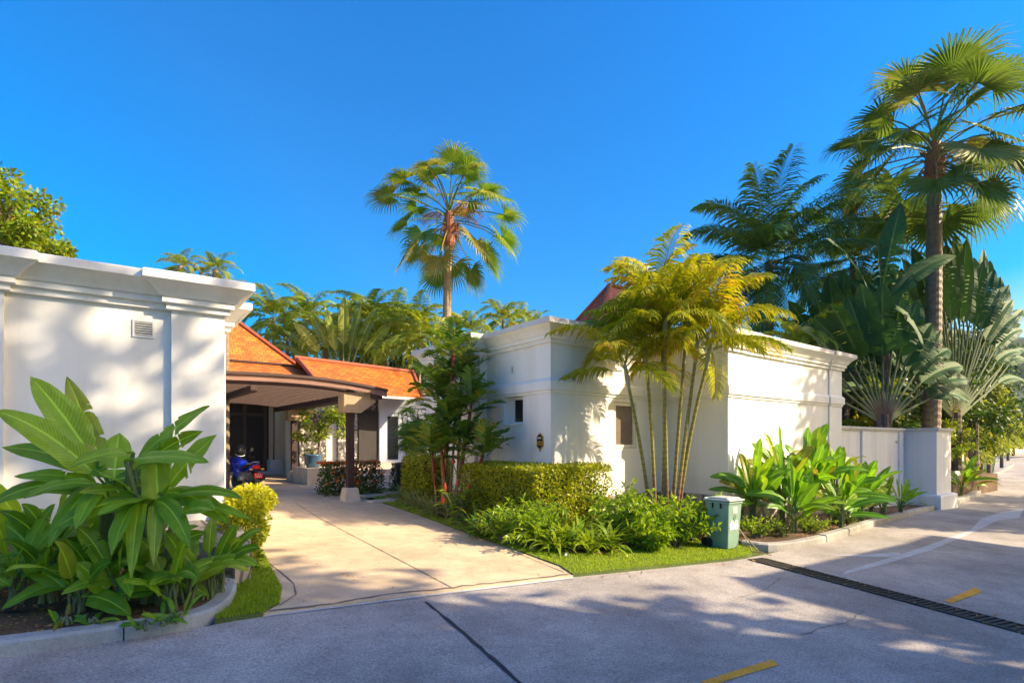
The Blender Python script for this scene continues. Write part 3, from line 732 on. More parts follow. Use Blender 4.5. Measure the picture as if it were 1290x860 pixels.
mb = MB(); pr = [(o + (0.003 if i == 0 else 0), z) for i, (o, z) in enumerate(cornice_prof(ZT))]; mb.sweep(wing_xy, pr[:11], False); obj('cornice', mb, M['plaster'], wing)
mb = MB(); mb.sweep(wing_xy, [(0.28, ZT - 0.114)] + pr[10:] , True); obj('coping', mb, M['coping'], wing)
# windows
cb = MB()
cb.box(W(0, -1.27, 2.44), 0.34, 0.70, 0.66, U, N)                       # left face
cb.box(W(2.31, 0, 2.13), 0.78, 0.24, 1.06, U, N)                        # front face
cut(wall_o, cb)
win = MB(); win.box(W(0.155, -1.27, 2.76), 0.04, 0.7, 0.04, U, N)
for (bb, zz, sb, sz) in ((-0.985, 2.44, .10, .56), (-1.555, 2.44, .10, .56), (-1.27, 2.72, .66, .07), (-1.27, 2.145, .66, .08)):
    win = win if False else win
fr = MB()
for (bb, zz, sb, sz) in ((-0.955, 2.44, .06, .50), (-1.40, 2.44, .06, .50), (-1.178, 2.72, .50, .06), (-1.178, 2.16, .50, .06)):
    fr.box(W(0.13, bb, zz), 0.05, sb, sz, U, N)
w1 = obj('window', fr, M['metal_white'], wing, 'small dark window in the shaded left face')
b = MB(); b.box(W(0.145, -1.178, 2.44), 0.012, 0.385, 0.50, U, N); 
g = obj('pane', b, M['glass'], w1)
b = MB(); b.box(W(0.06, -1.27, 2.118), 0.2, 0.69, 0.014, U, N); obj('sill', b, M['plaster'], w1)
fr = MB()
for (aa, zz, sa, sz) in ((1.965, 2.13, .07, 1.04), (2.655, 2.13, .07, 1.04), (2.31, 2.615, .62, .07), (2.31, 1.645, .62, .07)):
    fr.box(W(aa, -0.05, zz), sa, 0.07, sz, U, N)
w2 = obj('window', fr, M['frame'], wing, 'cream framed window with a brown blind in the front face')
b = MB(); b.box(W(2.31, -0.075, 2.13), .62, 0.012, .90, U, N); g = obj('pane', b, M['blind'], w2)
# vents
def vent(parent, c, su, sz, nrm, ax, rows=5):
    f = MB(); t = 0.02
    for sx in (-1, 1): f.box(c + ax * sx * (su / 2 - t / 2), t, 0.02, sz, ax, nrm)
    for sz_ in (-1, 1): f.box(c + UP * sz_ * (sz / 2 - t / 2), su - 2 * t - .002, 0.02, t, ax, nrm)
    for k in range(rows):
        z = -sz / 2 + t + (sz - 2 * t) * (k + 0.5) / rows
        f.box(c + UP * z + nrm * 0.002, su - 2 * t - .002, 0.012, (sz - 2 * t) / rows * 0.45, ax, (nrm + UP * -0.6).normalized(), (UP + nrm * 0.6).normalized())
    v = obj('vent', f, M['metal_white'], parent)
    k = MB(); k.box(c - nrm * 0.004, su - t, 0.006, sz - t, ax, nrm); obj('vent_back', k, M['void'], v)
vent(wing, W(-0.008, -1.29, 3.36), 0.10, 0.18, -U, N, 3)
# downpipe
b = MB(); b.tube([W(-.23, -2.245, 3.78), W(-.23, -2.245, 0.0)], 0.045, 12); dp = obj('downpipe', b, M['metal_white'], wing, smooth=False)
# plaque on the corner pilaster
pq = thing('wall_plaque', 'small black and yellow six-sided plaque on the corner pilaster', 'sign', W(-.06, -.28, 1.75))
def hexp(c, w, h, k): return [c + N * x * w / 2 + UP * z * h / 2 for x, z in ((-1, -k), (0, -1), (1, -k), (1, k), (0, 1), (-1, k))]
b = MB(); b.extrude(hexp(W(-.043, -.28, 1.755), 0.20, 0.36, .58), U * -0.022); obj('rim', b, M['gold'], pq)
b = MB(); b.extrude(hexp(W(-.066, -.28, 1.755), 0.17, 0.32, .58), U * -0.006); obj('panel', b, M['black'], pq)
b = MB(); b.box(W(-.076, -.28, 1.715), 0.006, 0.145, 0.075, U, N); obj('yellow_band', b, M['gold'], pq)
b = MB()
for k in range(4): b.box(W(-.075, -.325 + k * 0.03, 1.825 + (0.004 if k in (1, 2) else 0)), 0.006, 0.02, 0.035 - 0.008 * (k % 2), U, N)
obj('white_print', b, M['white_mark'], pq)
b = MB()
for k in range(5): b.box(W(-.0815, -.33 + k * 0.025, 1.715), 0.004, 0.012, 0.04, U, N)
obj('dark_print', b, M['black'], pq)
b = MB(); b.lathe(W(-.055, -.28, 1.545), [(0.0, 0), (.014, .008), (.014, .03), (.006, .05)], 8); obj('bell', b, M['black'], pq)

# red-roofed pavilion behind the wing
pav = thing('red_roofed_pavilion', 'white pavilion with a steep red tiled roof rising behind the villa wing', 'building', W(11, -10, 0))
pxy = [W(a, b) for a, b in ((9.0, -7.5), (15.1, -7.5), (15.1, -9.3), (9.0, -9.3))]
mb = MB(); mb.prism([(p.x, p.y) for p in pxy], -0.5, 5.2); obj('wall', mb, M['plaster'], pav)
def hiproof(mb, e, ap, thick=0.12):
    """e: four eave corners; ap: two ridge points; ap[0] over e0-e3, ap[1] over e1-e2"""
    def fc(pts):
        pts = [V(p) for p in pts]
        ax = (pts[1] - pts[0]).normalized(); nn = ax.cross(pts[-1] - pts[0]).normalized(); ay = nn.cross(ax)
        uv = [((p - pts[0]).dot(ax), (p - pts[0]).dot(ay)) for p in pts]
        mb.face([mb.add(p) for p in pts], None, uv)
    fc([e[0], e[1], ap[1], ap[0]]); fc([e[1], e[2], ap[1]]); fc([e[2], e[3], ap[0], ap[1]]); fc([e[3], e[0], ap[0]])
    fc([e[3], e[2], e[1], e[0]])
def hipridge(e, ap, r=0.09):
    b = MB()
    for a, c in ((e[0], ap[0]), (e[3], ap[0]), (e[1], ap[1]), (e[2], ap[1]), (ap[0], ap[1])):
        b.tube([V(a) + UP * .02, V(c) + UP * .02], r, 6)
    return b
e = [W(8.5, -7.0, 5.6), W(15.6, -7.0, 5.6), W(15.6, -9.8, 5.6), W(8.5, -9.8, 5.6)]; ap = [W(11.0, -8.4, 8.75), W(13.0, -8.4, 8.75)]
mb = MB(); hiproof(mb, e, ap); rf = obj('roof', mb, M['tile_red'], pav)
obj('ridge', hipridge(e, ap), M['ridge'], rf)

# ================================================================== LEFT BUILDING
LU = V((0.814, 0.580, 0)).normalized(); LN = V((LU.y, -LU.x, 0)); C0 = V((-3.62, 7.0, 0))
def WL(a, b, z=0.0): p = C0 + LU * a + LN * b; return V((p.x, p.y, z))
lz = 3.72
lab = [(0, 0), (-.573, 0), (-.573, -.08), (-2.07, -.08), (-2.07, 0), (-2.7, 0), (-2.7, -.08), (-9, -.08), (-9, -7), (.17, -7), (.17, -1.1), (0, -1.1)]
lxy = [(WL(a, b).x, WL(a, b).y) for a, b in lab]
lb = thing('gatehouse', 'white flat-roofed gatehouse with a deep moulded cornice at the left of the driveway', 'building', WL(0, 0, 0))
mb = MB(); mb.sweep(lxy, [(0.0, 0.78), (0.0, lz - .385)], True, True); obj('wall', mb, M['plaster'], lb)
mb = MB(); pr = [(o + (0.003 if i == 0 else 0), z) for i, (o, z) in enumerate(cornice_prof(lz, .86))]; mb.sweep(lxy, pr[:11], False); obj('cornice', mb, M['plaster'], lb)
mb = MB(); mb.sweep(lxy, [(0.28, lz - .098)] + pr[10:], True); obj('coping', mb, M['plaster'], lb)
mb = MB(); mb.sweep(lxy, [(0.1, -.5), (0.085, 0.72), (0.0, 0.785)], False); obj('stone_base', mb, M['stone'], lb)
vent(lb, WL(-.85, -.075, 3.08), 0.215, 0.205, LN, LU, 6)
b = MB(); q = [WL(-2.0, -2.2, lz - .02), WL(-.6, -2.2, lz - .02), WL(-.6, -5, lz - .02), WL(-2.0, -5, lz - .02)]
# stone retaining block beside the driveway, ending the bed
b = MB(); 
p0 = G(297, 744); 
blk = [(p0.x - .02, p0.y + .03), (p0.x + .0, p0.y + .35), (WL(.12, .08).x, WL(.12, .08).y), (WL(-.5, .12).x, WL(-.5, .12).y), (WL(-.25, .7).x, WL(-.25, .7).y)]
b.prism(blk, -.2, lambda x, y: 0.52 + 0.25 * min(1, max(0, (y - p0.y) / 1.0)))
tag(obj('stone_retaining_wall', b, M['stone']), 'low rough stone retaining wall at the driveway end of the banana bed', 'wall')

# ================================================================== HOUSE AT THE END OF THE DRIVEWAY
house = thing('villa_house', 'villa with orange tiled roofs and dark wooden doors at the end of the driveway', 'building', P(400, 590, 22).xyz)
def part(name, mb, mat, label=None, smooth=False): return obj(name, mb, mat, house, label, smooth)
H0 = V((-9.9, 23.1, 0))          # right end of the garage front, at px 345
def WH(a, b, z=0.0): p = H0 + U * a + N * b; return V((p.x, p.y, z))
gz = 0.4
# garage wall with dark panelled doors
b = MB(); b.box(WH(-4, -1.6, 2.4), 8.0, 3.0, 4.2, U, N); part('wall', b, M['cream'])
dr = MB(); dr.box(WH(-4.2, -.06, gz + 1.5), 8.0, 0.10, 2.95, U, N); door = part('garage_door', dr, M['door_wood'])
b = MB()
for k in range(10):
    a0 = -.35 - k * .78
    b.box(WH(a0, 0.02, gz + 1.5), .13, .06, 2.9, U, N)
    b.box(WH(a0 - .39, 0.015, gz + 2.45), .64, .05, .12, U, N); b.box(WH(a0 - .39, 0.015, gz + .22), .64, .05, .4, U, N)
    b.box(WH(a0 - .39, 0.015, gz + 2.88), .64, .05, .12, U, N)
obj('door_frame', b, M['door_rail'], door)
b = MB(); b.box(WH(-4, .15, gz + .06), 8.2, .5, .16, U, N); b.box(WH(-.02, .2, gz + .3), .5, .55, .62, U, N); part('plinth', b, M['bluewall'])
b = MB(); b.box(WH(-4, -.03, gz + 3.05), 8.2, .2, .14, U, N); part('lintel', b, M['door_wood'])
# cream wall turning towards us at right of the doors
b = MB(); b.box(WH(.42, -.4, 1.9), .75, .8, 3.4, U, N); part('pier', b, M['cream'])
b = MB(); b.box(WH(1.25, -.9, 1.8), .95, 1.6, 3.2, U, N); part('pier', b, M['plaster'])
# stone clad column
b = MB(); b.tube([WH(2.0, -.3, .2), WH(2.0, -.3, 3.5)], [.33, .27], 12); part('stone_column', b, M['stone'])
# entry front: plane further right
E0 = V((-7.03, 21.1, 0))
def WE(a, b, z=0.0): p = E0 + U * a + N * b; return V((p.x, p.y, z))
b = MB(); b.box(WE(2.45, -1.2, 2.1), 6.7, 2.0, 3.9, U, N); part('wall', b, M['plaster'])
pz = .94
b = MB(); b.box(WE(-.5, -.13, 1.6), 1.0, .2, 2.6, U, N); part('mosaic_panel', b, M['mosaic'])
b = MB(); b.box(WE(.62, -.12, 1.9), .35, .22, 3.1, U, N); part('mosaic_panel', b, M['mosaic'])
b = MB(); b.box(WE(1.65, -.1, 2.1), 1.25, .3, 3.0, U, N); part('mosaic_panel', b, M['mosaic'])
b = MB(); b.box(WE(1.65, .07, 1.85), .85, .06, 2.3, U, N); dd_ = part('entrance_door', b, M['door_wood'])
b = MB(); b.box(WE(2.85, .0, 1.95), 1.6, .4, 3.2, U, N); part('wall', b, M['bluewall'])
b = MB(); b.box(WE(2.62, .205, 1.9), .46, .03, 1.75, U, N); ww = part('window', b, M['black'])
b = MB(); b.box(WE(2.62, .225, 1.9), .36, .014, 1.62, U, N); obj('pane', b, M['glass'], ww)
b = MB(); b.box(WE(2.2, -.16, 3.72), 6.2, .4, .5, U, N); part('fascia_wall', b, M['plaster'])
# porch platform and steps in front of the entrance
b = MB(); b.box(WE(1.6, .95, .45), 4.2, 1.7, .96, U, N); part('porch', b, M['footing'])
b = MB()
for k in range(4):
    b.box(WE(1.35 + .0 * k, 1.8 + .35 * k + .17, .74 - .19 * k - .5), 1.8, .345, 1.0, U, N)
part('steps', b, M['footing'])
# roofs
E1 = V((-8.55, 22.0, 4.78))
e = [E1 - U * 7.5, E1, E1 - N * 6, E1 - U * 7.5 - N * 6]; ap = [E1 - U * 4.5 - N * 3 + UP * 3.0, E1 - U * 3 - N * 3 + UP * 3.0]
b = MB(); hiproof(b, e, ap); rf = part('roof', b, M['tile'], 'steep orange hipped roof'); obj('ridge', hipridge(e, ap, .1), M['ridge'], rf)
e2 = [E1 - U * 8.6 + N * 1.5 - UP * .75, E1 + U * .9 + N * 1.5 - UP * .75, E1 + U * .9 - N * 7 - UP * .75, E1 - U * 8.6 - N * 7 - UP * .75]
a2 = [E1 - U * 7.5 - N * .02 - UP * .08, E1 - U * .02 - N * .02 - UP * .08]
b = MB()
def uvface(b, pts):
    pts = [V(p) for p in pts]; ax = (pts[1] - pts[0]).normalized(); nn = ax.cross(pts[-1] - pts[0]).normalized(); ay = nn.cross(ax)
    b.face([b.add(p) for p in pts], None, [((p - pts[0]).dot(ax), (p - pts[0]).dot(ay)) for p in pts])
uvface(b, [e2[0], e2[1], a2[1], a2[0]]); uvface(b, [e2[1], e2[2], E1 - N * 6 - UP * .08, a2[1]])
uvface(b, [e2[0] - UP * .06, e2[3] - UP * .06, e2[2] - UP * .06, e2[1] - UP * .06])
rf2 = part('skirt_roof', b, M['tile']); b = MB(); b.tube([a2[0] + UP * .05, a2[1] + UP * .05], .05, 6); b.tube([e2[0], e2[1]], .05, 6); obj('eave_board', b, M['wood_dark'], rf2)
# gable roof over the entry
rl = V((-8.35, 21.6, 4.98)); rr_ = V((-4.35, 24.4, 4.78))
ru = (rr_ - rl); ru.z = 0; ru.normalize(); rn = V((ru.y, -ru.x, 0))
el = rl + rn * 2.5 + ru * .3 - UP * 1.42; er = rl + rn * 2.5 + ru * 4.15 - UP * 1.48
bl = rl - rn * 2.5 - UP * 1.42; br = rr_ - rn * 2.5 - UP * 1.45
b = MB(); uvface(b, [el, er, rr_, rl]); uvface(b, [br, bl, rl, rr_])
th = UP * -.1
uvface(b, [er + th, el + th, rl + th, rr_ + th]); uvface(b, [el + th, er + th, er, el]); uvface(b, [er + th, rr_ + th, rr_, er]); uvface(b, [rl + th, el + th, el, rl])
uvface(b, [bl + th, br + th, rr_ + th, rl + th])
rf3 = part('roof', b, M['tile'], 'lower orange gabled roof over the entrance')
b = MB(); b.tube([rl + UP * .02 - ru * .1, rr_ + UP * .02], .10, 8); b.tube([rl + UP * .01, el + UP * .01], .085, 6); b.tube([rr_ + UP * .01, er + UP * .01], .085, 6); obj('ridge', b, M['ridge'], rf3)
b = MB(); b.tube([el + th, er + th], .05, 6); obj('eave_board', b, M['metal_white'], rf3)
b = MB(); b.extrude([rl + th * 1.2 + ru * .25, rl + rn * 2.2 - UP * 1.4 + ru * .25, rl - rn * 2.2 - UP * 1.4 + ru * .25], ru * .15); obj('gable', b, M['wood_dark'], rf3)
# awning roof above the garage doors, shade painted into its tile colour
b = MB(); q = [WH(-8, 1.3, 3.42), WH(.3, 1.3, 3.42), WH(.3, -.1, 4.0), WH(-8, -.1, 4.0)]
uvface(b, q); uvface(b, [p - UP * .08 for p in q[::-1]]); uvface(b, [q[0] - UP * .08, q[1] - UP * .08, q[1], q[0]]); uvface(b, [q[1] - UP * .08, q[2] - UP * .08, q[2], q[1]])
part('awning_roof', b, M['tile_shaded'])
b = MB(); b.box(WH(-4, -.1, 4.15), 8.4, .25, .5, U, N); part('upper_wall', b, M['plaster'])

# carport: dark slatted roof on wooden posts, bowed front fascia
fp = G(441, 630); Fp = V((fp.x, fp.y, 0))
def WF(a, b, z=0.0): p = Fp + U * a + N * b; return V((p.x, p.y, z))
car = thing('carport', 'dark timber carport with a bowed slatted roof over the driveway', 'carport', V((fp.x, fp.y, zg(fp.x))))
def cz(a): # underside height along a
    return 3.12 - (0.034 if a > -1.75 else 0.012) * max(-3.5, min(2.75, a + 1.75)) ** 2
As = [-8 + i * .45 for i in range(20)]; As = [a for a in As if a < .75] + [.75]
b = MB()
for (b0, b1, z0, z1) in ((.62, .70, .0, .20),):
    pass
def bowed(b, b0, b1, z0, z1):
    for a, c in zip(As, As[1:]):
        i = [b.add(WF(x, y, cz(x) + z)) for x in (a, c) for y in (b0, b1) for z in (z0, z1)]
        b.face([i[0], i[1], i[5], i[4]]); b.face([i[2], i[6], i[7], i[3]]); b.face([i[1], i[3], i[7], i[5]]); b.face([i[0], i[4], i[6], i[2]])
        if a == As[0]: b.face([i[0], i[2], i[3], i[1]])
        if c == As[-1]: b.face([i[4], i[5], i[7], i[6]])
b = MB(); bowed(b, .62, .68, .04, .17); obj('fascia', b, M['wood_fascia'], car)
b = MB(); bowed(b, .60, .74, .172, .235); obj('fascia_cap', b, M['wood_dark'], car)
b = MB()
for k in range(18): bowed(b, .3 - .42 * k, .3 - .42 * k + .09, -.02, .13)
obj('slats', b, M['wood_dark'], car)
b = MB()
for a in (0.0, -2.4, -5.5): 
    b.box(WF(a, -3.6, cz(a) - .08), .14, 7.2, .16, U, N)
b.box(WF(.4, -3.3, cz(.4) + .02), .12, 7.9, .2, U, N)
obj('beams', b, M['wood_dark'], car)
for i, (pxl, py, bb) in enumerate(((441, 632, 0), (370, 606, 1))):
    q = G(pxl, py); zb = zg(q.x); c = V((q.x, q.y, 0)); top = 3.12 
    b = MB(); b.box(c + UP * ((zb + top) / 2), .17, .17, top - zb, U, N); po = obj('post', b, M['wood_dark'], car)
    b = MB(); s0, s1 = .21, .16
    r0 = [b.add(c + U * x * s0 + N * y * s0 + UP * zb) for x, y in ((-1, -1), (1, -1), (1, 1), (-1, 1))]
    r1 = [b.add(c + U * x * s1 + N * y * s1 + UP * (zb + .36)) for x, y in ((-1, -1), (1, -1), (1, 1), (-1, 1))]
    r2 = [b.add(c + U * x * (s1 - .03) + N * y * (s1 - .03) + UP * (zb + .38)) for x, y in ((-1, -1), (1, -1), (1, 1), (-1, 1))]
    for r, t in ((r0, r1), (r1, r2)):
        for k in range(4): b.face([r[k], t[k], t[(k + 1) % 4], r[(k + 1) % 4]])
    b.face(r2[::-1]); obj('footing', b, M['footing'], po)
    # boxed bracket round the post head
    b = MB(); k = [c + U * -.24 + UP * 2.50, c + U * .22 + UP * 2.50, c + U * .62 + UP * 2.80, c + U * .62 + UP * 3.02, c + U * -.24 + UP * 3.02]
    b.extrude([p - N * .2 for p in k], N * .4); obj('bracket', b, M['wood_box'], po)
# third and fourth posts on the hidden side
# low planter box right of the driveway
pb0 = gp([(387, 612), (421, 613)]); 
b = MB(); c = V((pb0[0][0], pb0[0][1], 0)); 
b.prism([(p.x, p.y) for p in (c, c + U * 1.5, c + U * 1.5 - N * 1.6, c - N * 1.6)], -.1, .86)
tag(obj('planter_wall', b, M['footing']), 'low cream rendered planter box beside the driveway', 'planter')
def pot(name, label, c, r, h, mat, prof=None):
    b = MB(); b.lathe(c, [(r * .7, 0), (r * .95, h * .4), (r, h * .85), (r * 1.08, h * .9), (r * 1.08, h), (r * .9, h), (r * .85, h * .9)], 20)
    return tag(obj(name, b, mat, smooth=True), label, 'pot')
pot('glazed_pot', 'round blue glazed pot standing on the cream planter box', V((c.x, c.y, .86)) + U * .35 - N * .5, .28, .45, M['pot_blue'])
stones = gp([(445, 622), (462, 619)])
b = MB(); s0 = G(500, 628)
for k, (sx, sy) in enumerate(((470, 624), (492, 621), (515, 619), (480, 631), (503, 628))):
    q = G(sx, sy, .05)
    bb = MB(); bb.box(q, .62, .42, .06, U, N); tag(obj('stepping_stone', bb, M['footing']), None, None)
    bpy.context.scene.objects[-1] if False else None
ss = [o for o in COL.objects if o.name.startswith('stepping_stone')]
for o, l in zip(ss, ('square paving slab nearest the carport front post', 'middle paving slab at the foot of the steps', 'paving slab farthest right by the clipped hedge', 'paving slab at the lawn edge left of the grassy clump', 'paving slab touching the striped grassy clump')):
    tag(o, l, 'paving slab', 'paving slabs before the entrance steps')

# ================================================================== LOW GARDEN WALL
def lowwall(label, pts_ab, ztop, pil=(), base=0.0, zb=-1.6, thick=.24):
    t = thing('garden_wall', label, 'wall', W(*pts_ab[0], 0))
    b = MB(); b2 = MB(); fw = []; bk = []
    poly = pts_ab + [(a, bb - thick) for a, bb in reversed(pts_ab)]
    xy = [(W(a, bb).x, W(a, bb).y) for a, bb in poly]
    b.sweep(xy, [(0, zb), (0, ztop - .12)], False); obj('wall', b, M['plaster'], t)
    b2.sweep(xy, [(.01, ztop - .125), (.05, ztop - .115), (.05, ztop - .075), (.085, ztop - .07), (.085, ztop - .005), (.07, ztop)], True, True); obj('coping', b2, M['coping'], t)
    for a, bb, wd in pil:
        p = MB(); p.box(W(a, bb + .03, (zb + ztop - .13) / 2), wd, .06, ztop - .13 - zb, U, N); obj('pilaster', p, M['plaster'], t)
    return t
gw = lowwall('low white garden wall between the villa wing and the corner pier', [(9.85, 1.45), (15.58, 1.45)], 2.22, ((12.0, 1.45, .42), (15.2, 1.45, .35)))
pier = thing('wall_pier', 'broad white corner pier with a plinth at the bend of the kerb', 'wall', W(16.4, 2.3, 0))
pxy = [(W(a, b_).x, W(a, b_).y) for a, b_ in ((15.6, 2.42), (17.2, 2.42), (17.2, 1.0), (15.6, 1.0))]
b = MB(); b.sweep(pxy, [(0, -1.6), (0, 2.1)], False); obj('wall', b, M['plaster'], pier)
b = MB(); b.sweep(pxy, [(.01, 2.095), (.05, 2.105), (.05, 2.145), (.085, 2.15), (.085, 2.215), (.07, 2.22)], True, True); obj('coping', b, M['coping'], pier)
b = MB(); b.sweep(pxy, [(.16, -1.6), (.16, -.15), (.13, -.1), (.003, -.08)], False); obj('plinth', b, M['plaster'], pier)
lowwall('white garden wall running on behind the corner pier', [(17.25, 1.35), (20.6, 1.35)], 2.1, ((18.2, 1.35, .3), (19.6, 1.35, .3)))
lowwall('farthest cream garden wall half hidden by the mast trees', [(23.5, 1.0), (31, -.2)], 2.0, ((26, .6, .4),))
# ================================================================== PLANTS
def trunk_tube(b, base, top, r0, r1, n=12, bend=None, rings=26, wob=0.03, flare=1.25):
    base = V(base); top = V(top); mid = (base + top) / 2 + (V(bend) if bend is not None else V((0, 0, 0)))
    pts = bez(base, mid, top, rings); rad = []
    for i in range(rings + 1):
        t = i / rings
        rad.append((r0 + (r1 - r0) * t) * (1 + (flare - 1) * max(0, 1 - t * 8)) * (1 + (wob if i % 2 else -wob)))
    b.tube(pts, rad, n)

# ---- banana-like plants: leaves given by tip
def paddle_plant(name, label, base, specs, mat, group=None, cat='plant', stem_r=.028, rnd=None, width_k=1.0, smat=None):
    """specs: (root point, tip point, width, var, sag, tears)"""
    t = thing(name, label, cat, base, 0, group)
    L = MB(); S = MB()
    cen = V((0, 0, 0))
    for r, tip, w, var, sag, te in specs: cen += V(r)
    cen /= len(specs)
    for r, tip, w, var, sag, te in specs:
        r = V(r); tip = V(tip)
        ln = (tip - r).length; h = tip - r
        hd = V((h.x, h.y, 0)); hd = hd.normalized() if hd.length > .02 else V((0, -1, 0))
        face = (UP * max(.25, (1 - abs(h.z) / ln)) - hd * max(0, h.z / ln) * .7 + hd * max(0, -h.z / ln) * .6 + V((rnd.uniform(-.3, .5), -.75, 0))).normalized()
        blade(L, r, tip, w * width_k, sag, .14, var, face, .12 + .22 * rnd.random(), te, rnd, 14, .06, .011, None)
        low = V(base) + V((rnd.uniform(-.05, .05), rnd.uniform(-.05, .05), 0))
        S.tube([low, (low + r) / 2 + V((rnd.uniform(-.02, .02), 0, .05)), r], [stem_r, stem_r * .7, stem_r * .4], 6)
    obj('leaves', L, mat, t); obj('stem', S, smat or M['petiole'], t)
    return t
rnd = random.Random(11)
def PP(x, y, d): return P(x, y, d)
# two big bananas in the left bed
b1 = gd(128, 5.15, .1)
r1 = [PP(140 + rnd.uniform(-8, 8), 610 + rnd.uniform(-8, 14), 5.15 + rnd.uniform(-.1, .1)) for _ in range(12)]
paddle_plant('banana_plant', 'tallest banana plant with two upright leaves against the white wall, one torn and yellowish', b1, [
    (r1[0], PP(38, 474, 5.0), .155, .62, .05, 1), (r1[1], PP(84, 474, 5.3), .10, .90, .02, 5), (r1[2], PP(-6, 517, 4.7), .125, .6, .10, 0),
    (r1[3], PP(2, 563, 5.2), .10, .45, .06, 0), (PP(168, 570, 5.0), PP(88, 588, 4.55), .075, .75, .08, 0), (r1[5], PP(-20, 640, 4.8), .11, .35, .18, 0),
    (r1[6], PP(150, 545, 5.35), .12, .7, .05, 2), (r1[7], PP(30, 628, 4.6), .11, .5, .14, 0), (r1[8], PP(215, 610, 5.3), .11, .4, .12, 0),
    (r1[9], PP(60, 690, 4.6), .10, .55, .2, 0), # EXTRA
    (r1[4], PP(230, 560, 5.35), .085, .8, .04, 2), (r1[2], PP(18, 600, 4.95), .085, .65, .08, 1), (r1[10], PP(95, 668, 4.55), .085, .7, .18, 0), (r1[11], PP(60, 545, 5.3), .09, .5, .05, 3)], M['banana'], rnd=rnd, stem_r=.04, width_k=1.04)
b2 = gd(205, 5.2, .1)
c2 = [PP(190 + rnd.uniform(-10, 12), 632 + rnd.uniform(-12, 12), 5.1 + rnd.uniform(-.12, .12)) for _ in range(14)]
paddle_plant('banana_plant', 'wide banana plant whose long leaves reach in front of the white wall corner', b2, [
    (PP(160, 590, 5.15), PP(264, 511, 5.1), .10, .6, .04, 2), (PP(170, 592, 5.1), PP(256, 543, 5.2), .085, .45, .06, 2), (PP(205, 622, 5.1), PP(273, 548, 5.0), .12, .62, .05, 1),
    (PP(158, 580, 4.9), PP(263, 582, 4.6), .085, .7, .05, 0), (PP(200, 650, 5.1), PP(196, 562, 5.25), .12, .75, .02, 0), (c2[0], PP(125, 595, 4.75), .13, .66, .06, 0),
    (c2[1], PP(124, 648, 4.5), .10, .72, .08, 0), (c2[2], PP(306, 628, 4.9), .07, .4, .10, 0), (c2[3], PP(240, 690, 4.6), .085, .5, .16, 0),
    (PP(215, 660, 5.0), PP(270, 643, 4.7), .11, .55, .12, 0), (c2[5], PP(194, 713, 4.55), .062, .85, .22, 0), (c2[6], PP(66, 668, 4.6), .10, .45, .15, 0),
    (c2[7], PP(290, 660, 4.9), .10, .5, .12, 0), (c2[8], PP(140, 700, 4.5), .10, .6, .2, 0), (PP(196, 620, 5.15), PP(205, 545, 5.3), .10, .55, .03, 0), (c2[9], PP(318, 655, 4.9), .055, .6, .08, 0), (c2[11], PP(165, 728, 4.5), .07, .75, .2, 1), (c2[12], PP(100, 620, 4.7), .085, .85, .07, 2)], M['banana'], rnd=rnd, stem_r=.04, width_k=1.04)
# smaller heliconia-like plants along the bed: (base px, depth, leaf root px y, tips)
def small_paddle(name, label, X, d, h, n, ll, w, mat, seed, spread=1.0, group=None, dz=.1, varc=.5, up=.35, tilt=0.0, base=None):
    rr = random.Random(seed); base = base or gd(X, d, dz); specs = []
    for k in range(n):
        az = 2 * PI * (k + rr.uniform(-.3, .3)) / n + rr.uniform(0, 1)
        hh = h * rr.uniform(.35, 1.0)
        r = base + V((math.cos(az) * .06, math.sin(az) * .06, hh * .55))
        el = rr.uniform(-.5, .9) + up * (hh / h)
        tip = r + V((math.cos(az) * math.cos(el) * spread, math.sin(az) * math.cos(el) * spread, math.sin(el))) * ll * rr.uniform(.75, 1.15) + V((tilt, 0, 0))
        specs.append((r, tip, w * rr.uniform(.75, 1.2), min(1, max(0, varc + rr.uniform(-.35, .4))), rr.uniform(.06, .2), 1 if rr.random() < .2 else 0))
    return paddle_plant(name, label, base, specs, mat, group, stem_r=.016, rnd=rr, width_k=1.0)
GB = 'small leafy plants in the banana bed'
for i, (X, d, h, n, ll, w, lab) in enumerate((
        (18, 4.75, .75, 9, .62, .085, 'knee-high broad-leaved plant at the left edge of the photo'),
        (60, 4.85, .80, 10, .60, .085, 'broad-leaved plant below the leftmost long banana leaf'),
        (98, 4.62, .62, 9, .50, .08, 'broad-leaved plant with drooping blades at the middle of the bed'),
        (150, 4.70, .66, 9, .52, .08, 'broad-leaved plant just left of the kerb joint'),
        (215, 4.75, .62, 9, .50, .075, 'broad-leaved plant right of the kerb joint below the wide banana'),
        (262, 5.15, .66, 8, .52, .06, 'slim plant leaning towards the rough stone retaining wall'),
        (-40, 4.9, .9, 10, .7, .09, 'broad-leaved plant cut by the left border of the photo'),
        (300 - 25, 5.35, .55, 7, .5, .05, 'slim plant with narrow blades against the stone retaining wall'),
        (172, 5.3, .85, 9, .6, .085, 'broad-leaved plant between the two big bananas'),
        (40, 5.6, 1.0, 9, .75, .09, 'broad-leaved plant at the back of the bed near the wall'),
        (125, 4.85, .8, 12, .55, .085, 'dense broad-leaved plant under the tallest banana'), (185, 4.95, .75, 12, .55, .085, 'dense broad-leaved plant under the wide banana'), (75, 5.15, 1.0, 12, .6, .09, 'tall broad-leaved plant between the left border and the tallest banana'), (238, 5.0, .7, 11, .5, .075, 'dense broad-leaved plant behind the kerb bend'))):
    small_paddle('leafy_plant', lab, X, d + .22, h, n, ll, w, M['banana'], 100 + i, group=GB)
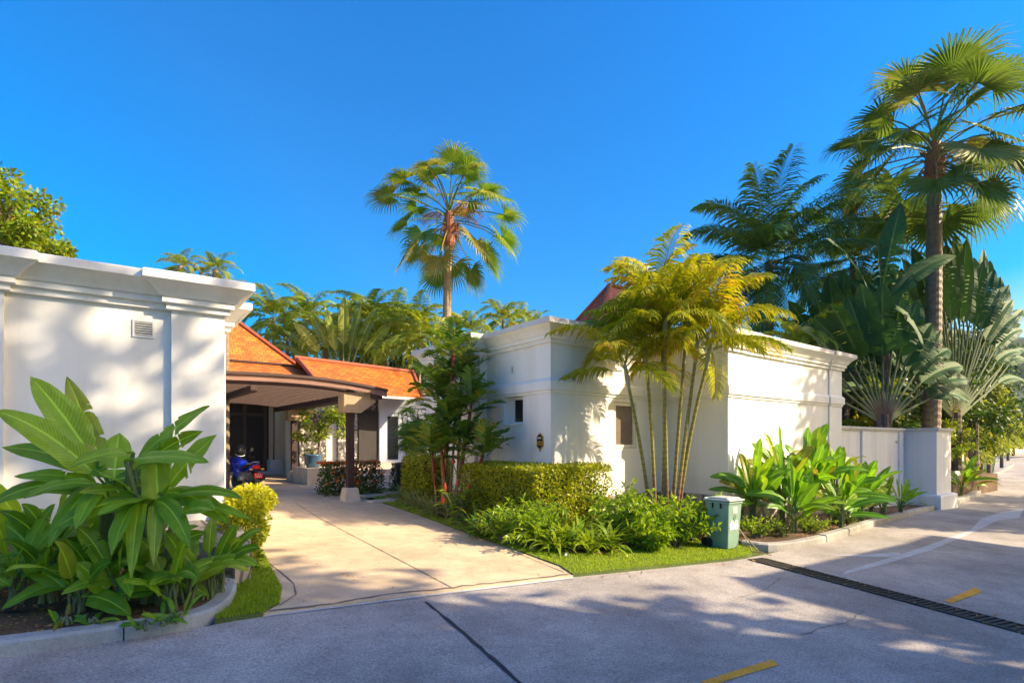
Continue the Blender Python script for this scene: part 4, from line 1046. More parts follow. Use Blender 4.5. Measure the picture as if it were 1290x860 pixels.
for i, (X, d, lab) in enumerate(((80, 4.42, 'tiny seedling on bare soil left of the kerb joint'), (118, 4.45, 'tiny seedling beside a fallen leaf near the kerb joint'), (180, 4.42, 'seedling leaning over the curved kerb'), (206, 4.55, 'bright strappy seedling by the curved kerb'), (224, 4.62, 'seedling with broad blades near the kerb bend'))):
    small_paddle('seedling', lab, X, d + .12, .07 + .05 * (i > 2), 5, .15 + .04 * (i > 2), .02, M['heliconia'], 140 + i, group='seedlings on the bare soil', varc=.7)
# heliconia bank in front of the wing's right part
GH = 'tall heliconias in front of the white wall'
for i, (X, d, h, n, ll, w, lab) in enumerate((
        (948, 11.9, 1.8, 24, 1.0, .115, 'bright heliconia closest to the wheeled bin'),
        (985, 12.4, 2.3, 26, 1.1, .12, 'tall heliconia under the dappled shadow on the white wall'),
        (1020, 12.6, 2.4, 26, 1.1, .12, 'tallest heliconia in the middle of the bank'),
        (1052, 13.2, 2.0, 24, 1.05, .115, 'heliconia at the end corner of the villa wing'),
        (1085, 13.9, 1.5, 22, 1.0, .10, 'heliconia with yellowish leaves in front of the low garden wall'),
        (1000, 11.5, 1.3, 20, .9, .10, 'low spreading heliconia at the front of the bank'),
        (1060, 12.3, 1.3, 20, .9, .10, 'low heliconia reaching over the garden lamp'))):
    small_paddle('heliconia', lab, X, d, h, n, ll, w, M['heliconia'], 170 + i, group=GH, varc=.55, up=.75, dz=.08)
GG = 'ginger plants before the low wall'
for i, (X, d, h, lab) in enumerate(((1112, 14.8, .8, 'arching ginger plant left of the lit wall panel'), (1135, 16.2, .8, 'arching ginger plant beside the corner pier plinth'), (1098, 15.6, .8, 'arching ginger plant against the low wall pilaster'))):
    small_paddle('ginger_plant', lab, X, d, h, 16, .75, .055, M['heliconia'], 190 + i, group=GG, varc=.5, up=.6)
for i, (X, d, h, lab) in enumerate(((1212, 23.5, 1.3, 'ginger plant just beyond the corner pier'), (1224, 26.5, 1.3, 'ginger plant overhanging the far kerb'))):
    small_paddle('ginger_plant', lab, X, d, h, 18, 1.1, .10, M['heliconia'], 196 + i, group='ginger plants beyond the pier', varc=.7, up=.5)

# ---- scatter shrubs
def leaf_blob(b, c, rx, ry, rz, n, l, w, rnd, hollow=.55, varf=None, bias=.25):
    for _ in range(n):
        d = rvec(rnd); r = hollow + (1 - hollow) * rnd.random() ** .6
        p = V((c[0] + d.x * rx * r, c[1] + d.y * ry * r, c[2] + d.z * rz * r))
        o = (d + rvec(rnd) * .9 + UP * bias).normalized(); nr = (d * .6 + rvec(rnd)).normalized()
        leafquad(b, p, o, nr, l * rnd.uniform(.6, 1.2), w * rnd.uniform(.7, 1.2), min(1, max(0, (varf(p, d) if varf else .5) + rnd.uniform(-.35, .35))))
def hedge(name, label, a0, a1, b0, b1, z0, z1, mat, nd, l, seed, frame=W, bare=None, group=None):
    rr = random.Random(seed); t = thing(name, label, 'hedge', frame((a0 + a1) / 2, (b0 + b1) / 2, z0), 0, group)
    b = MB()
    A_, B_, Z_ = a1 - a0, b1 - b0, z1 - z0
    faces = [(A_ * B_, 0), (A_ * Z_, 1), (A_ * Z_, 2), (B_ * Z_, 3), (B_ * Z_, 4)]
    for ar, k in faces:
        for _ in range(int(ar * nd)):
            x, y, z = rr.random(), rr.random(), rr.random(); dp = abs(rr.gauss(0, .035))
            und = .03 * math.sin(x * 9 + seed) + .025 * math.sin(y * 11 + z * 7)
            if k == 0: p = (a0 + A_ * x, b0 + B_ * y, z1 - dp + und); nn = UP
            elif k == 1: p = (a0 + A_ * x, b1 - dp + und, z0 + Z_ * z); nn = N
            elif k == 2: p = (a0 + A_ * x, b0 + dp + und, z0 + Z_ * z); nn = -N
            elif k == 3: p = (a0 + dp + und, b0 + B_ * y, z0 + Z_ * z); nn = -U
            else: p = (a1 - dp + und, b0 + B_ * y, z0 + Z_ * z); nn = U
            if bare and rr.random() < bare(p[0], p[1], p[2]): continue
            q = frame(*p); o = (nn * .7 + rvec(rr) + UP * .35).normalized(); nr = (nn + rvec(rr) * .8).normalized()
            leafquad(b, q, o, nr, l * rr.uniform(.6, 1.25), l * .3 * rr.uniform(.8, 1.3), min(1, max(0, rr.gauss(.5, .25))))
    obj('foliage', b, mat, t)
    c = MB(); e = .10
    xy = [frame(a0 + e, b0 + e), frame(a1 - e, b0 + e), frame(a1 - e, b1 - e), frame(a0 + e, b1 - e)]
    for _ in range(int(A_ * B_ * 60)):
        x, y = a0 + e + (A_ - 2 * e) * rr.random(), b0 + e + (B_ - 2 * e) * rr.random(); z = z0
        p = frame(x, y, z0 - .05); pts = [p]
        for k in range(4): pts.append(pts[-1] + V((rr.uniform(-.07, .07), rr.uniform(-.07, .07), (Z_ - .05) / 4)))
        c.tube(pts, [.012, .01, .008, .006, .004], 4)
    # dense inner twigs
    for _ in range(int(A_ * B_ * Z_ * 900)):
        x, y, z = rr.random(), rr.random(), rr.random()
        q = frame(a0 + e + (A_ - 2 * e) * x, b0 + e + (B_ - 2 * e) * y, z0 + Z_ * .95 * z)
        leafquad(c, q, rvec(rr), rvec(rr), l * 1.6, l * .5, .2)
    obj('twigs', c, M['hedge_core'], t); return t
hz = zg(.3)
hedge('hedge', 'clipped yellow-green hedge wrapping the villa wing corner, thin and bare at its right end', -1.2, .72, -1.55, 1.0, hz + .05, hz + .05 + 1.22, M['hedge'], 2300, .055, 5,
      bare=lambda a, b_, z: (.0 if a < .1 else min(.8, (a - .1) * 1.2)) * (1.0 if b_ > .3 else .4) * (1 if z < 1.15 else .3))
hedge('hedge', 'clipped hedge block left of the red-stemmed palm', -.95, -.2, -4.9, -3.7, .05, 1.32, M['hedge'], 1500, .06, 6)
# golden shrub at the gatehouse corner
rr = random.Random(21); gs = thing('golden_shrub', 'golden-leaved shrub beside the gatehouse corner and driveway', 'shrub', gxy(-3.35, 7.2))
b = MB()
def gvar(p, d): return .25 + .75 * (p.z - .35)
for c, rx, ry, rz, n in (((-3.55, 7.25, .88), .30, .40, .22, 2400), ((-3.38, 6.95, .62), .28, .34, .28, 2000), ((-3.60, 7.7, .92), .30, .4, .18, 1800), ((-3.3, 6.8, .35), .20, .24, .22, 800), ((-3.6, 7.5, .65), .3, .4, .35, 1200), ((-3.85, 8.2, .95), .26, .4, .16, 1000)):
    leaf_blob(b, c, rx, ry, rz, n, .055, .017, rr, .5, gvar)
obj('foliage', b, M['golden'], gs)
b = MB()
for _ in range(26):
    p = gxy(-3.5 + rr.uniform(-.15, .12), 7.05 + rr.uniform(-.2, .4)); q = p + V((rr.uniform(-.18, .12), rr.uniform(-.15, .15), rr.uniform(.4, .7)))
    b.tube([p, (p + q) / 2 + V((rr.uniform(-.06, .06), rr.uniform(-.06, .06), 0)), q], [.014, .01, .005], 4)
obj('branches', b, M['bark'], gs)
# red flowering ixora by the carport post
def ixora(label, X, d, w, h, seed, fl=1.0):
    rr = random.Random(seed); base = gd(X, d); t = thing('ixora_bush', label, 'shrub', base, 0, None)
    b = MB(); fb = MB(); cc = base + UP * h * .5
    for _ in range(2400):
        x, y, z = rr.uniform(-1, 1), rr.uniform(-1, 1), rr.uniform(-1, 1)
        k = rr.choice((0, 1, 2, 3, 4)); e = 1 - abs(rr.gauss(0, .08))
        if k == 0: z = e
        elif k == 1: y = -e
        elif k == 2: x = e
        elif k == 3: x = -e
        rn_ = (1 - .18 * max(0, z) * (x * x))
        p = cc + U * x * w * .5 * rn_ + N * -y * .5 * .9 * rn_ + UP * z * h * .5
        leafquad(b, p, (rvec(rr) + UP * .3 - V((0, 1, 0)) * .3).normalized(), rvec(rr), .085 * rr.uniform(.6, 1.2), .022, rr.uniform(0, 1))
    for _ in range(int(130 * fl)):
        x, y = rr.uniform(-1, 1), rr.uniform(-1, 1)
        z = 1.02 if rr.random() < .75 else rr.uniform(-.2, .9)
        if z < 1: y = 1
        p = cc + U * x * w * .5 + N * y * .45 + UP * z * h * .5
        for _ in range(14): leafquad(fb, p + rvec(rr) * .03, rvec(rr), rvec(rr), .045, .016, rr.random())
    obj('foliage', b, M['ixora'], t); obj('flowers', fb, M['flower'], t)
    c = MB()
    for _ in range(700):
        q = cc + U * rr.uniform(-.42, .42) * w + N * rr.uniform(-.38, .38) + UP * rr.uniform(-.48, .42) * h
        leafquad(c, q, rvec(rr), rvec(rr), .12, .04, .2)
    obj('twigs', c, M['hedge_core'], t)
ixora('red flowering ixora bush behind the carport front post', 442, 16.2, 1.75, .95, 31)
ixora('dark shrub with a few red flowers between the steps and the clipped hedge', 514, 17.6, .9, .9, 32, .2)

# ---- strap-leaved tufts
def tuft(name, label, base, n, ll, w, mat, seed, group=None, el=(.5, 1.35), droop=1.5, var=.5):
    rr = random.Random(seed); t = thing(name, label, 'plant', base, 0, group); b = MB()
    for k in range(n):
        az = rr.uniform(0, 2 * PI); e = rr.uniform(*el)
        pts, dirs, h = spine(V(base) + V((rr.uniform(-.06, .06), rr.uniform(-.06, .06), 0)), az, e, ll * rr.uniform(.65, 1.1), droop * rr.uniform(.7, 1.2), 6)
        sd = h.cross(UP).normalized(); sd = (sd + UP * rr.uniform(-.3, .3)).normalized(); vv = min(1, max(0, var + rr.uniform(-.4, .4)))
        ribbon(b, pts, [w * .5, w * .85, w, w, w * .8, w * .5, .001], sd, vv)
    obj('leaves', b, mat, t); return t
GL = 'strap-leaved lilies along the bed edge'
for i, (X, d, lab) in enumerate(((700, 8.75, 'strap-leaved lily at the hedge foot nearest the lawn tip'), (722, 8.85, 'strap-leaved lily with pale arching blades by the lawn'), (745, 8.75, 'strap-leaved lily under the bare hedge end'), (768, 8.95, 'strap-leaved lily next to the lobed-leaf shrubs'), (735, 9.35, 'strap-leaved lily rising behind its row'), (682, 9.0, 'strap-leaved lily touching the fine-leaved shrub'))):
    tuft('lily_plant', lab, gd(X, d, .05), 46, .68, .024, M['lily'], 300 + i, GL)
GM = 'dark strap plants under the hedge'
for i, (X, d, lab) in enumerate(((598, 10.4, 'dark strap plant below the left end of the clipped hedge'), (622, 10.0, 'dark strap plant right of the red cone flowers'), (640, 9.7, 'dark strap plant in the middle below the hedge'), (610, 9.75, 'dark strap plant leaning over the lawn strip'))):
    tuft('strap_plant', lab, gd(X, d, .05), 36, .72, .024, M['lipstick'], 320 + i, GM, var=.45)
GS = 'grey-green striped grassy clumps'
for i, (X, d, lab) in enumerate(((505, 15.2, 'striped grassy clump farthest up the driveway'), (520, 14.0, 'striped grassy clump in the middle of the driveway edge'), (533, 13.2, 'striped grassy clump before the left hedge block'), (546, 12.3, 'striped grassy clump closest to the red cone flowers'))):
    tuft('grassy_clump', lab, gd(X, d, .05), 130, .62, .009, M['spider'], 340 + i, GS, el=(.4, 1.45), droop=1.3)
# fine-leaved shrubs (lance leaves on leaning stems)
def lance_bush(name, label, base, w, h, n, l, lw, mat, seed, group=None, stems=18):
    rr = random.Random(seed); t = thing(name, label, 'shrub', base, 0, group); b = MB(); s = MB()
    for _ in range(stems):
        az = rr.uniform(0, 2 * PI); e = rr.uniform(.6, 1.45)
        pts, dirs, hh = spine(V(base) + V((rr.uniform(-.2, .2) * w, rr.uniform(-.2, .2) * w, 0)), az, e, h * rr.uniform(.75, 1.25), rr.uniform(.2, .9), 6)
        s.tube(pts[::2], [.008, .007, .005, .003][:len(pts[::2])], 4, False)
        for k in range(n):
            tt = rr.uniform(.2, 1); i = min(5, int(tt * 6)); p = pts[i].lerp(pts[i + 1], tt * 6 - i)
            d = (dirs[i] * .5 + rvec(rr) * .9).normalized(); ln = l * rr.uniform(.6, 1.1)
            p1 = p + d * ln * .5; p2 = p1 + (d - UP * .5).normalized() * ln * .5; sd = d.cross(rvec(rr)).normalized()
            vv = rr.uniform(.15, .95); 
            i0 = b.add(p); i1 = b.add(p1 - sd * lw); i2 = b.add(p1 + sd * lw); i3 = b.add(p2)
            b.face([i0, i1, i3, i2], vv)
    obj('foliage', b, mat, t); obj('stems', s, M['bark'], t); return t
GF = 'lance-leaved shrubs below the hedge'
for i, (X, d, w, h, lab) in enumerate(((640, 9.25, .6, .62, 'lance-leaved shrub leaning over the lawn strip'), (662, 9.1, .6, .65, 'lance-leaved shrub in the middle of the bed front'), (655, 9.8, .6, .8, 'lance-leaved shrub close under the clipped hedge'), (690, 9.5, .5, .65, 'lance-leaved shrub beside the strap-leaved lilies'))):
    lance_bush('lance_leaf_shrub', lab, gd(X, d, .05), w, h, 30, .16, .016, M['fern'], 360 + i, GF, 22)
GR = 'bushy lobed-leaf plants under the palm clump'
for i, (X, d, w, h, lab) in enumerate(((778, 10.0, .7, .75, 'lobed-leaf bush below the brown-blind window'), (802, 9.7, .7, .8, 'lobed-leaf bush at the left foot of the palm clump'), (826, 9.9, .7, .85, 'lobed-leaf bush right in front of the palm canes'), (850, 9.6, .6, .7, 'lobed-leaf bush by the bare earth at the lawn edge'), (868, 10.2, .7, .8, 'lobed-leaf bush behind the wheeled bin'), (884, 10.6, .6, .75, 'dark lobed-leaf bush against the stone footing'), (790, 10.9, .7, 1.0, 'tall lobed-leaf bush against the lit wall'), (815, 9.2, .5, .5, 'low lobed-leaf bush at the lawn edge under the canes'))):
    lance_bush('lobed_leaf_bush', lab, gd(X, d, .05), w, h, 34, .17, .024, M['fern'], 380 + i, GR, 24)
for i, (X, d, lab) in enumerate(((955, 10.6, 'twiggy low shrub beside the leaning bamboo sticks'), (985, 10.9, 'twiggy low shrub below the front heliconia'), (1020, 11.6, 'twiggy low shrub just left of the garden lamp'), (1062, 13.0, 'twiggy low shrub behind the garden lamp'))):
    lance_bush('low_shrub', lab, gd(X, d, .08), .5, .45, 22, .11, .012, M['ixora'] if i % 2 else M['fern'], 400 + i, 'low shrubs behind the worn kerb', 22)
# red cone flowers (costus) left of the hedge
def costus(label, X, d, h, seed, nfl=2):
    rr = random.Random(seed); base = gd(X, d, .05); t = thing('cone_flower_plant', label, 'plant', base, 0, 'red cone flower plants'); L = MB(); S = MB(); Fl = MB()
    for k in range(7):
        az = rr.uniform(0, 2 * PI); pts, dirs, hh = spine(base, az, rr.uniform(1.1, 1.5), h * rr.uniform(.6, 1.05), .5, 6)
        S.tube(pts[::2] + [pts[-1]], [.012, .011, .009, .008, .006][:len(pts[::2]) + 1], 5, False)
        for j in range(7):
            a2 = az + j * 1.1; i = min(6, 1 + j); r = pts[i]; tip = r + V((math.cos(a2) * .22, math.sin(a2) * .22, rr.uniform(-.06, .08)))
            blade(L, r, tip, .045, .08, .08, rr.uniform(.3, 1), UP, .25, 0, rr, 5, .02, .004)
        if k < nfl: Fl.lathe(pts[-1], [(.012, 0), (.03, .03), (.032, .07), (.018, .12), (.004, .16)], 8)
    obj('leaves', L, M['lily'], t); obj('stems', S, M['petiole'], t); obj('flower_cones', Fl, M['cone'], t)
for i, (X, d, h, lab) in enumerate(((562, 11.6, .75, 'cone flower plant at the lawn strip with two red cones'), (574, 11.0, .8, 'cone flower plant with pale leaves right of the grassy clumps'), (588, 11.8, 1.2, 'tall cone flower plant against the clipped hedge end'))):
    costus(lab, X, d, h, 420 + i, 3)
# ================================================================== PALMS
def crown_feather(b, top, n, ln, ll, lw, seed, el=(.0, 1.35), droop=(1.2, 1.9), npair=26, var=.5, hang=.5, vee=.3, spread=None, tip=0.0, old=.0):
    rr = random.Random(seed)
    for k in range(n):
        az = k * 2.39996 + rr.uniform(-.25, .25); f = (k + .5) / n
        e = el[1] + (el[0] - el[1]) * f + rr.uniform(-.12, .12)
        v = var + rr.uniform(-.2, .2) + old * f
        pinnate(b, V(top) + V((math.cos(az) * .04, math.sin(az) * .04, -.25 * f)), az, e, ln * rr.uniform(.8, 1.1), rr.uniform(*droop), npair, ll, lw, v, hang, vee, .014, rr, .16, tip)
def crown_fan(b, top, n, pet, Rr, seed, el=(-.9, 1.4), var=.5, droop=.5, seg=32, pdroop=.7, old=0.0, drop=.6, pw=.016, span=1.0):
    rr = random.Random(seed)
    for k in range(n):
        az = k * 2.39996 + rr.uniform(-.3, .3); f = (k + .5) / n
        e = el[1] + (el[0] - el[1]) * f + rr.uniform(-.15, .15)
        v = var + rr.uniform(-.2, .2) + old * f
        fanleaf(b, V(top) + UP * (-drop * f), az, e, pet * rr.uniform(.8, 1.15) * (.75 + .25 * min(1, f * 3)), Rr * rr.uniform(.85, 1.12), v, seg, R(rr.uniform(240, 300)), droop * rr.uniform(.7, 1.3), pdroop, .5, rr, .1, pw)
# ---- tall fan palm behind the wing
base = gd(563, 26); base.z = 0; top = P(566, 272, 26)
t = thing('fan_palm', 'tall fan palm standing alone against the sky left of the wing', 'palm tree', base)
b = MB(); trunk_tube(b, base, top, .24, .17, 14, V((-.15, 0, 0)), 70, .02); obj('trunk', b, M['trunk_tan'], t)
b = MB(); crown_fan(b, top + UP * .35, 38, 2.5, 1.36, 51, (-.8, 1.45), .6, .75, 32, .55, .15, .9, .03); obj('crown', b, M['fan'], t)
b = MB(); b.lathe(top - UP * 1.55, [(.16, 0), (.27, .3), (.24, .7), (.30, 1.0), (.24, 1.5), (.16, 1.75)], 12)
rr = random.Random(8)
for k in range(22):
    az = rr.uniform(0, 6.28); p = top - UP * rr.uniform(.2, 1.3) + V((math.cos(az), math.sin(az), 0)) * .2
    b.tube([p, p + V((math.cos(az) * .22, math.sin(az) * .22, .12)), p + V((math.cos(az) * .3, math.sin(az) * .3, -.25))], [.06, .04, .015], 4)
obj('leaf_bases', b, M['fibre'], t)
b = MB()
for k in range(9):
    az = rr.uniform(0, 6.28); pts, dirs, h = spine(top, az, rr.uniform(.2, .7), rr.uniform(1.3, 1.9), 1.4, 7)
    b.tube(pts, [.02 - .002 * i for i in range(8)], 4, False)
    for _ in range(70):
        i = rr.randrange(3, 7); p = pts[i].lerp(pts[i + 1], rr.random()); q = p + (rvec(rr) - UP * .5) * .3
        b.tube([p, q], [.006, .003], 3, False)
obj('flower_stalks', b, M['dry'], t)
# ---- very tall fan palm on the right
d = 22.3; base = gd(1172, d); base.z = .7; top = P(1177, 192, d)
t = thing('fan_palm', 'towering fan palm with a dark trunk behind the low garden wall', 'palm tree', base)
b = MB(); trunk_tube(b, base, top, .33, .24, 16, V((.1, 0, 0)), 90, .03, 1.15); obj('trunk', b, M['trunk_grey'], t)
b = MB(); crown_fan(b, top + UP * .5, 38, 2.9, 1.9, 77, (-.6, 1.42), .55, .6, 36, .6, .1, 1.0, .035); obj('crown', b, M['fan_grey'], t)
b = MB(); b.lathe(top - UP * 1.3, [(.24, 0), (.36, .3), (.33, .9), (.30, 1.3), (.2, 1.7)], 12)
for k in range(40):
    az = rr.uniform(0, 6.28); p = top - UP * rr.uniform(.0, 1.3) + V((math.cos(az), math.sin(az), 0)) * .28
    b.tube([p, p + V((math.cos(az) * .2, math.sin(az) * .2, .2))], [.07, .03], 4)
obj('leaf_bases', b, M['fibre'], t)
b = MB()
for k in range(10):
    az = rr.uniform(-.9, .6); pts, dirs, h = spine(top, az, rr.uniform(.1, .6), rr.uniform(2, 2.9), 1.5, 7)
    b.tube(pts, [.022 - .002 * i for i in range(8)], 4, False)
    for _ in range(60):
        i = rr.randrange(3, 7); p = pts[i].lerp(pts[i + 1], rr.random()); b.tube([p, p + (rvec(rr) - UP * .7) * .3], [.007, .003], 3, False)
obj('flower_stalks', b, M['dry'], t)
# ---- coconut palms
def coconut(label, X, Y, d, ln, seed, n=22, group='coconut palms', lean=0.3, var=.4):
    top = P(X, Y, d); base = V((top.x - lean, top.y, zg(min(top.x, 80))))
    t = thing('coconut_palm', label, 'palm tree', base, 0, group)
    b = MB(); trunk_tube(b, base, top, .22, .15, 10, V((.3, 0, 0)), 40, .03); obj('trunk', b, M['trunk_dark'], t)
    b = MB(); crown_feather(b, top, n + 8, ln, ln * .28, .026, seed, (-.7, 1.48), (.8, 1.7), 76, var, .55, .12); obj('crown', b, M['coconut'], t)
    return t
coconut('dark coconut palm rising behind the right end of the wing', 968, 330, 23, 4.7, 61, 26)
coconut('coconut palm partly hidden behind the towering fan palm', 1075, 330, 27, 4.2, 62)
# ---- yellow-green palm clump in front of the wing
def clump(label, canes, seed, crown_args, cane_mat, shaft_mat, crown_mat, name='palm_clump', rc=.040, shaft_len=.55):
    rr = random.Random(seed); b0 = canes[0][0]
    t = thing(name, label, 'palm clump', (b0[0], b0[1], zg(b0[0])))
    for i, (base, top, n, ln) in enumerate(canes):
        base = V(base); top = V(top)
        b = MB(); trunk_tube(b, base, top, rc * 1.1, rc * .8, 9, V((rr.uniform(-.06, .06), 0, 0)) + (V((top.x - base.x, top.y - base.y, 0)) * -.16), 44, .05, 1.2); tr = obj('trunk', b, cane_mat, t)
        d = (top - base).normalized()
        s = MB(); s.tube([top - d * .04, top + d * shaft_len * .3, top + d * shaft_len * .7, top + d * shaft_len], [rc * .85, rc * 1.35, rc * 1.0, rc * .5], 9); obj('crownshaft', s, shaft_mat, t)
        c = MB(); crown_feather(c, top + d * shaft_len, n + 4, ln, seed=seed * 31 + i, **crown_args); obj('crown', c, crown_mat, t)
    return t
ar = dict(ll=.60, lw=.019, el=(.05, 1.48), droop=(.8, 2.0), npair=36, var=.47, hang=.7, vee=.3, tip=.12, old=.10)
cz_ = []
for (xb, yb, db, xt, yt, dt, n, ln) in ((822, 650, 11.1, 792, 488, 11.2, 7, 1.6), (826, 648, 11.35, 814, 455, 11.5, 7, 1.5), (834, 652, 11.0, 838, 425, 11.1, 8, 1.6), (840, 650, 11.5, 832, 405, 11.7, 8, 1.6),
                                        (845, 650, 11.2, 864, 430, 11.25, 7, 1.55), (848, 655, 10.9, 876, 455, 11.0, 7, 1.6), (852, 655, 11.0, 890, 462, 10.9, 8, 1.75)):
    q = P(xb, yb, db); cz_.append((V((q.x, q.y, zg(q.x))), P(xt, yt, dt), n, ln))
clump('clump of slender yellow-green palms with ringed canes in front of the wing', cz_, 5, ar, M['cane'], M['shaft_green'], M['areca'])
# ---- red-stemmed sealing-wax palms at the left of the wing
lp = dict(ll=.36, lw=.022, el=(.3, 1.5), droop=(.3, 1.2), npair=18, var=.5, hang=.25, vee=.3, tip=0.05, old=.1)
cz_ = []
for (xb, db, xt, yt, dt, n, ln) in ((556, 12.6, 569, 478, 12.6, 6, .9), (560, 12.4, 563, 570, 12.4, 6, .7), (560, 12.8, 560, 520, 12.8, 6, .9), (572, 12.2, 580, 600, 12.2, 6, .85), (566, 12.6, 572, 555, 12.7, 6, .85), (570, 12.3, 588, 545, 12.3, 6, .78), (562, 12.9, 554, 535, 12.9, 6, .72), (575, 12.7, 580, 510, 12.8, 5, .8), (566, 12.0, 560, 600, 12.0, 5, .8), (552, 12.2, 548, 610, 12.1, 5, .75), (582, 12.0, 598, 605, 11.9, 4, .75)):
    q = gd(xb, db); cz_.append((q, P(xt, yt, dt), n, ln))
clump('clump of sealing-wax palms with red crownshafts beside the shaded face of the wing', cz_, 7, lp, M['cane'], M['shaft_red'], M['lipstick'], 'sealing_wax_palm', .032, .75)
# ---- feather palms of the skyline behind the house and wing
GBK = 'feather palms behind the house'
protos = []
for s in range(3):
    b = MB(); crown_feather(b, (0, 0, 0), 19, 2.5, .72, .034, 700 + s, (-.4, 1.4), (1.2, 2.0), 34, .5, .55, .3, tip=.08, old=.1); protos.append(b.mesh('feather_crown'))
    protos[-1].materials.append(M['feather'])
trm = MB(); trunk_tube(trm, (0, 0, -9), (0, 0, 0), .12, .09, 8, None, 30, .04); trm = trm.mesh('feather_trunk'); trm.materials.append(M['trunk_grey'])
def feather_palm(label, X, Y, d, sc, k, group=GBK):
    top = P(X, Y, d); t = thing('feather_palm', label, 'palm tree', top, random.Random(X).uniform(0, 6.28), group)
    for nm, me in (('crown', protos[k % 3]), ('trunk', trm)):
        o = bpy.data.objects.new(nm, me); COL.objects.link(o); o.parent = t
        if nm == 'crown': o.scale = (sc, sc, sc)
        else: o.scale = (1, 1, (top.z + .3) / 9)
    return t
for i, (X, Y, d, sc, lab) in enumerate((
        (345, 400, 30, .95, 'feather palm over the left slope of the orange roof'), (362, 428, 28, .8, 'low feather palm just above the orange roof ridge end'), (386, 398, 33, 1.0, 'feather palm left of the pale traveller palm'),
        (410, 425, 27, .8, 'yellowish feather palm in front of the pale traveller palm'), (447, 405, 31, .9, 'feather palm right of the pale traveller palm'), (470, 400, 29, .95, 'bright feather palm above the gabled roof'),
        (487, 425, 27, .85, 'feather palm over the end of the gabled roof'), (500, 405, 33, 1.0, 'feather palm left of the tall fan palm trunk'), (528, 410, 30, .95, 'feather palm behind the sealing-wax palms'),
        (545, 430, 25, .8, 'low feather palm beside the shaded wing face'), (590, 418, 32, .95, 'feather palm right of the tall fan palm trunk'), (634, 402, 36, .8, 'small feather palm peeking over the wing coping'),
        (655, 405, 42, .8, 'distant feather palm with one upright frond over the wing'), (676, 408, 45, .7, 'farthest feather palm over the wing corner'), (515, 425, 34, .9, 'feather palm deep in the skyline behind the house'),
        (430, 430, 35, 1.0, 'feather palm filling the gap below the pale traveller palm'), (462, 445, 36, .9, 'feather palm low behind the gabled roof'))):
    feather_palm(lab, X, Y, d, sc, i)
for i, (X, Y, d, sc, lab) in enumerate(((228, 335, 15, .26, 'small feather palm peeking over the gatehouse coping'), (272, 340, 15.5, .3, 'bluish feather palm behind the gatehouse roof'), (284, 372, 15.8, .30, 'feather palm drooping beside the end of the gatehouse cornice'))):
    feather_palm(lab, X, Y, d, sc, i + 1, 'feather palms behind the gatehouse')
for i, (X, Y, d, sc, lab) in enumerate(((1005, 432, 19, .6, 'yellowish feather palm above the wing cornice end'), (1035, 420, 21, .6, 'feather palm with orange fronds behind the wing end'), (1110, 500, 21.5, .5, 'small bright feather palm behind the low wall'))):
    feather_palm(lab, X, Y, d, sc, i, 'feather palms right of the wing')
# ---- traveller palms: leaves in one flat fan
def traveller(label, base, top_h, n, pet, bl, bw, ang, seed, facing, mat, group, trunk_r=.2, sheath=None, tears=5, var=.45, spread=1.2):
    rr = random.Random(seed); base = V(base)
    t = thing('traveller_palm', label, 'palm tree', base, 0, group)
    s = V((math.cos(ang), math.sin(ang), 0)); crown0 = base + UP * top_h
    b = MB(); trunk_tube(b, base - UP * .3, crown0 + UP * .2, trunk_r, trunk_r * .9, 12, None, 20, .03); obj('trunk', b, M['trunk_dark'], t)
    pm = MB(); lm = MB(); fv = V(facing)
    for k in range(n):
        th = (k / (n - 1) - .5) * 2 * spread + rr.uniform(-.04, .04)
        r0 = crown0 + s * math.sin(th) * .28 + UP * (math.cos(th) * .2 - .1)
        dirv = (s * math.sin(th) + UP * math.cos(th)).normalized(); sg = 1 if th > 0 else -1
        L = pet * rr.uniform(.9, 1.1); p1 = r0 + dirv * L * .5; d2 = (dirv + s * sg * .04 * abs(th)).normalized(); p2 = p1 + d2 * L * .5
        pm.tube([r0 - dirv * .5, r0, p1, p2], [.10, .075, .045, .032], 6)
        tip = p2 + (d2 * .9 + s * sg * .25 * abs(th) - UP * .28 * abs(th)).normalized() * bl * rr.uniform(.85, 1.1) + fv * rr.uniform(-.3, .5)
        face = (fv + s * rr.uniform(-.7, .7) + UP * .4 * abs(th)).normalized()
        blade(lm, p2, tip, bw * rr.uniform(.8, 1.1), .03 + .06 * abs(th), .04, min(1, max(0, var + rr.uniform(-.35, .35))), face, .3, tears, rr, 18, .06, .025)
    obj('leaf_stalks', pm, M['petiole'], t); obj('leaves', lm, mat, t)
    sh = MB()
    for k in range(16):
        th = (k / 15 - .5) * 2 * spread * .9; dirv = s * math.sin(th) + UP * math.cos(th)
        sh.tube([crown0 - UP * .7 + s * math.sin(th) * .15, crown0 + dirv * .45, crown0 + dirv * 1.0], [.09, .08, .03], 6)
    obj('leaf_bases', sh, sheath or M['petiole_dark'], t)
    return t
GT = 'traveller palms behind the low wall'
cam_f = V((-.62, -.75, .1)).normalized()
def tbase(X, d): q = gd(X, d); return V((q.x, q.y, .8))
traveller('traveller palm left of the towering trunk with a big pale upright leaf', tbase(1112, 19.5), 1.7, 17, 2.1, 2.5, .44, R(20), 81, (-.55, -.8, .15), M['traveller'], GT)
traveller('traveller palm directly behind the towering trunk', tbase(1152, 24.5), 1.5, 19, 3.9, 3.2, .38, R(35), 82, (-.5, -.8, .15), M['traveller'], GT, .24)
traveller('largest traveller palm fanning out at the right border', tbase(1203, 24), 2.0, 25, 4.3, 3.4, .36, R(28), 83, (-.5, -.85, .15), M['traveller'], GT, .26, spread=1.1, tears=10)
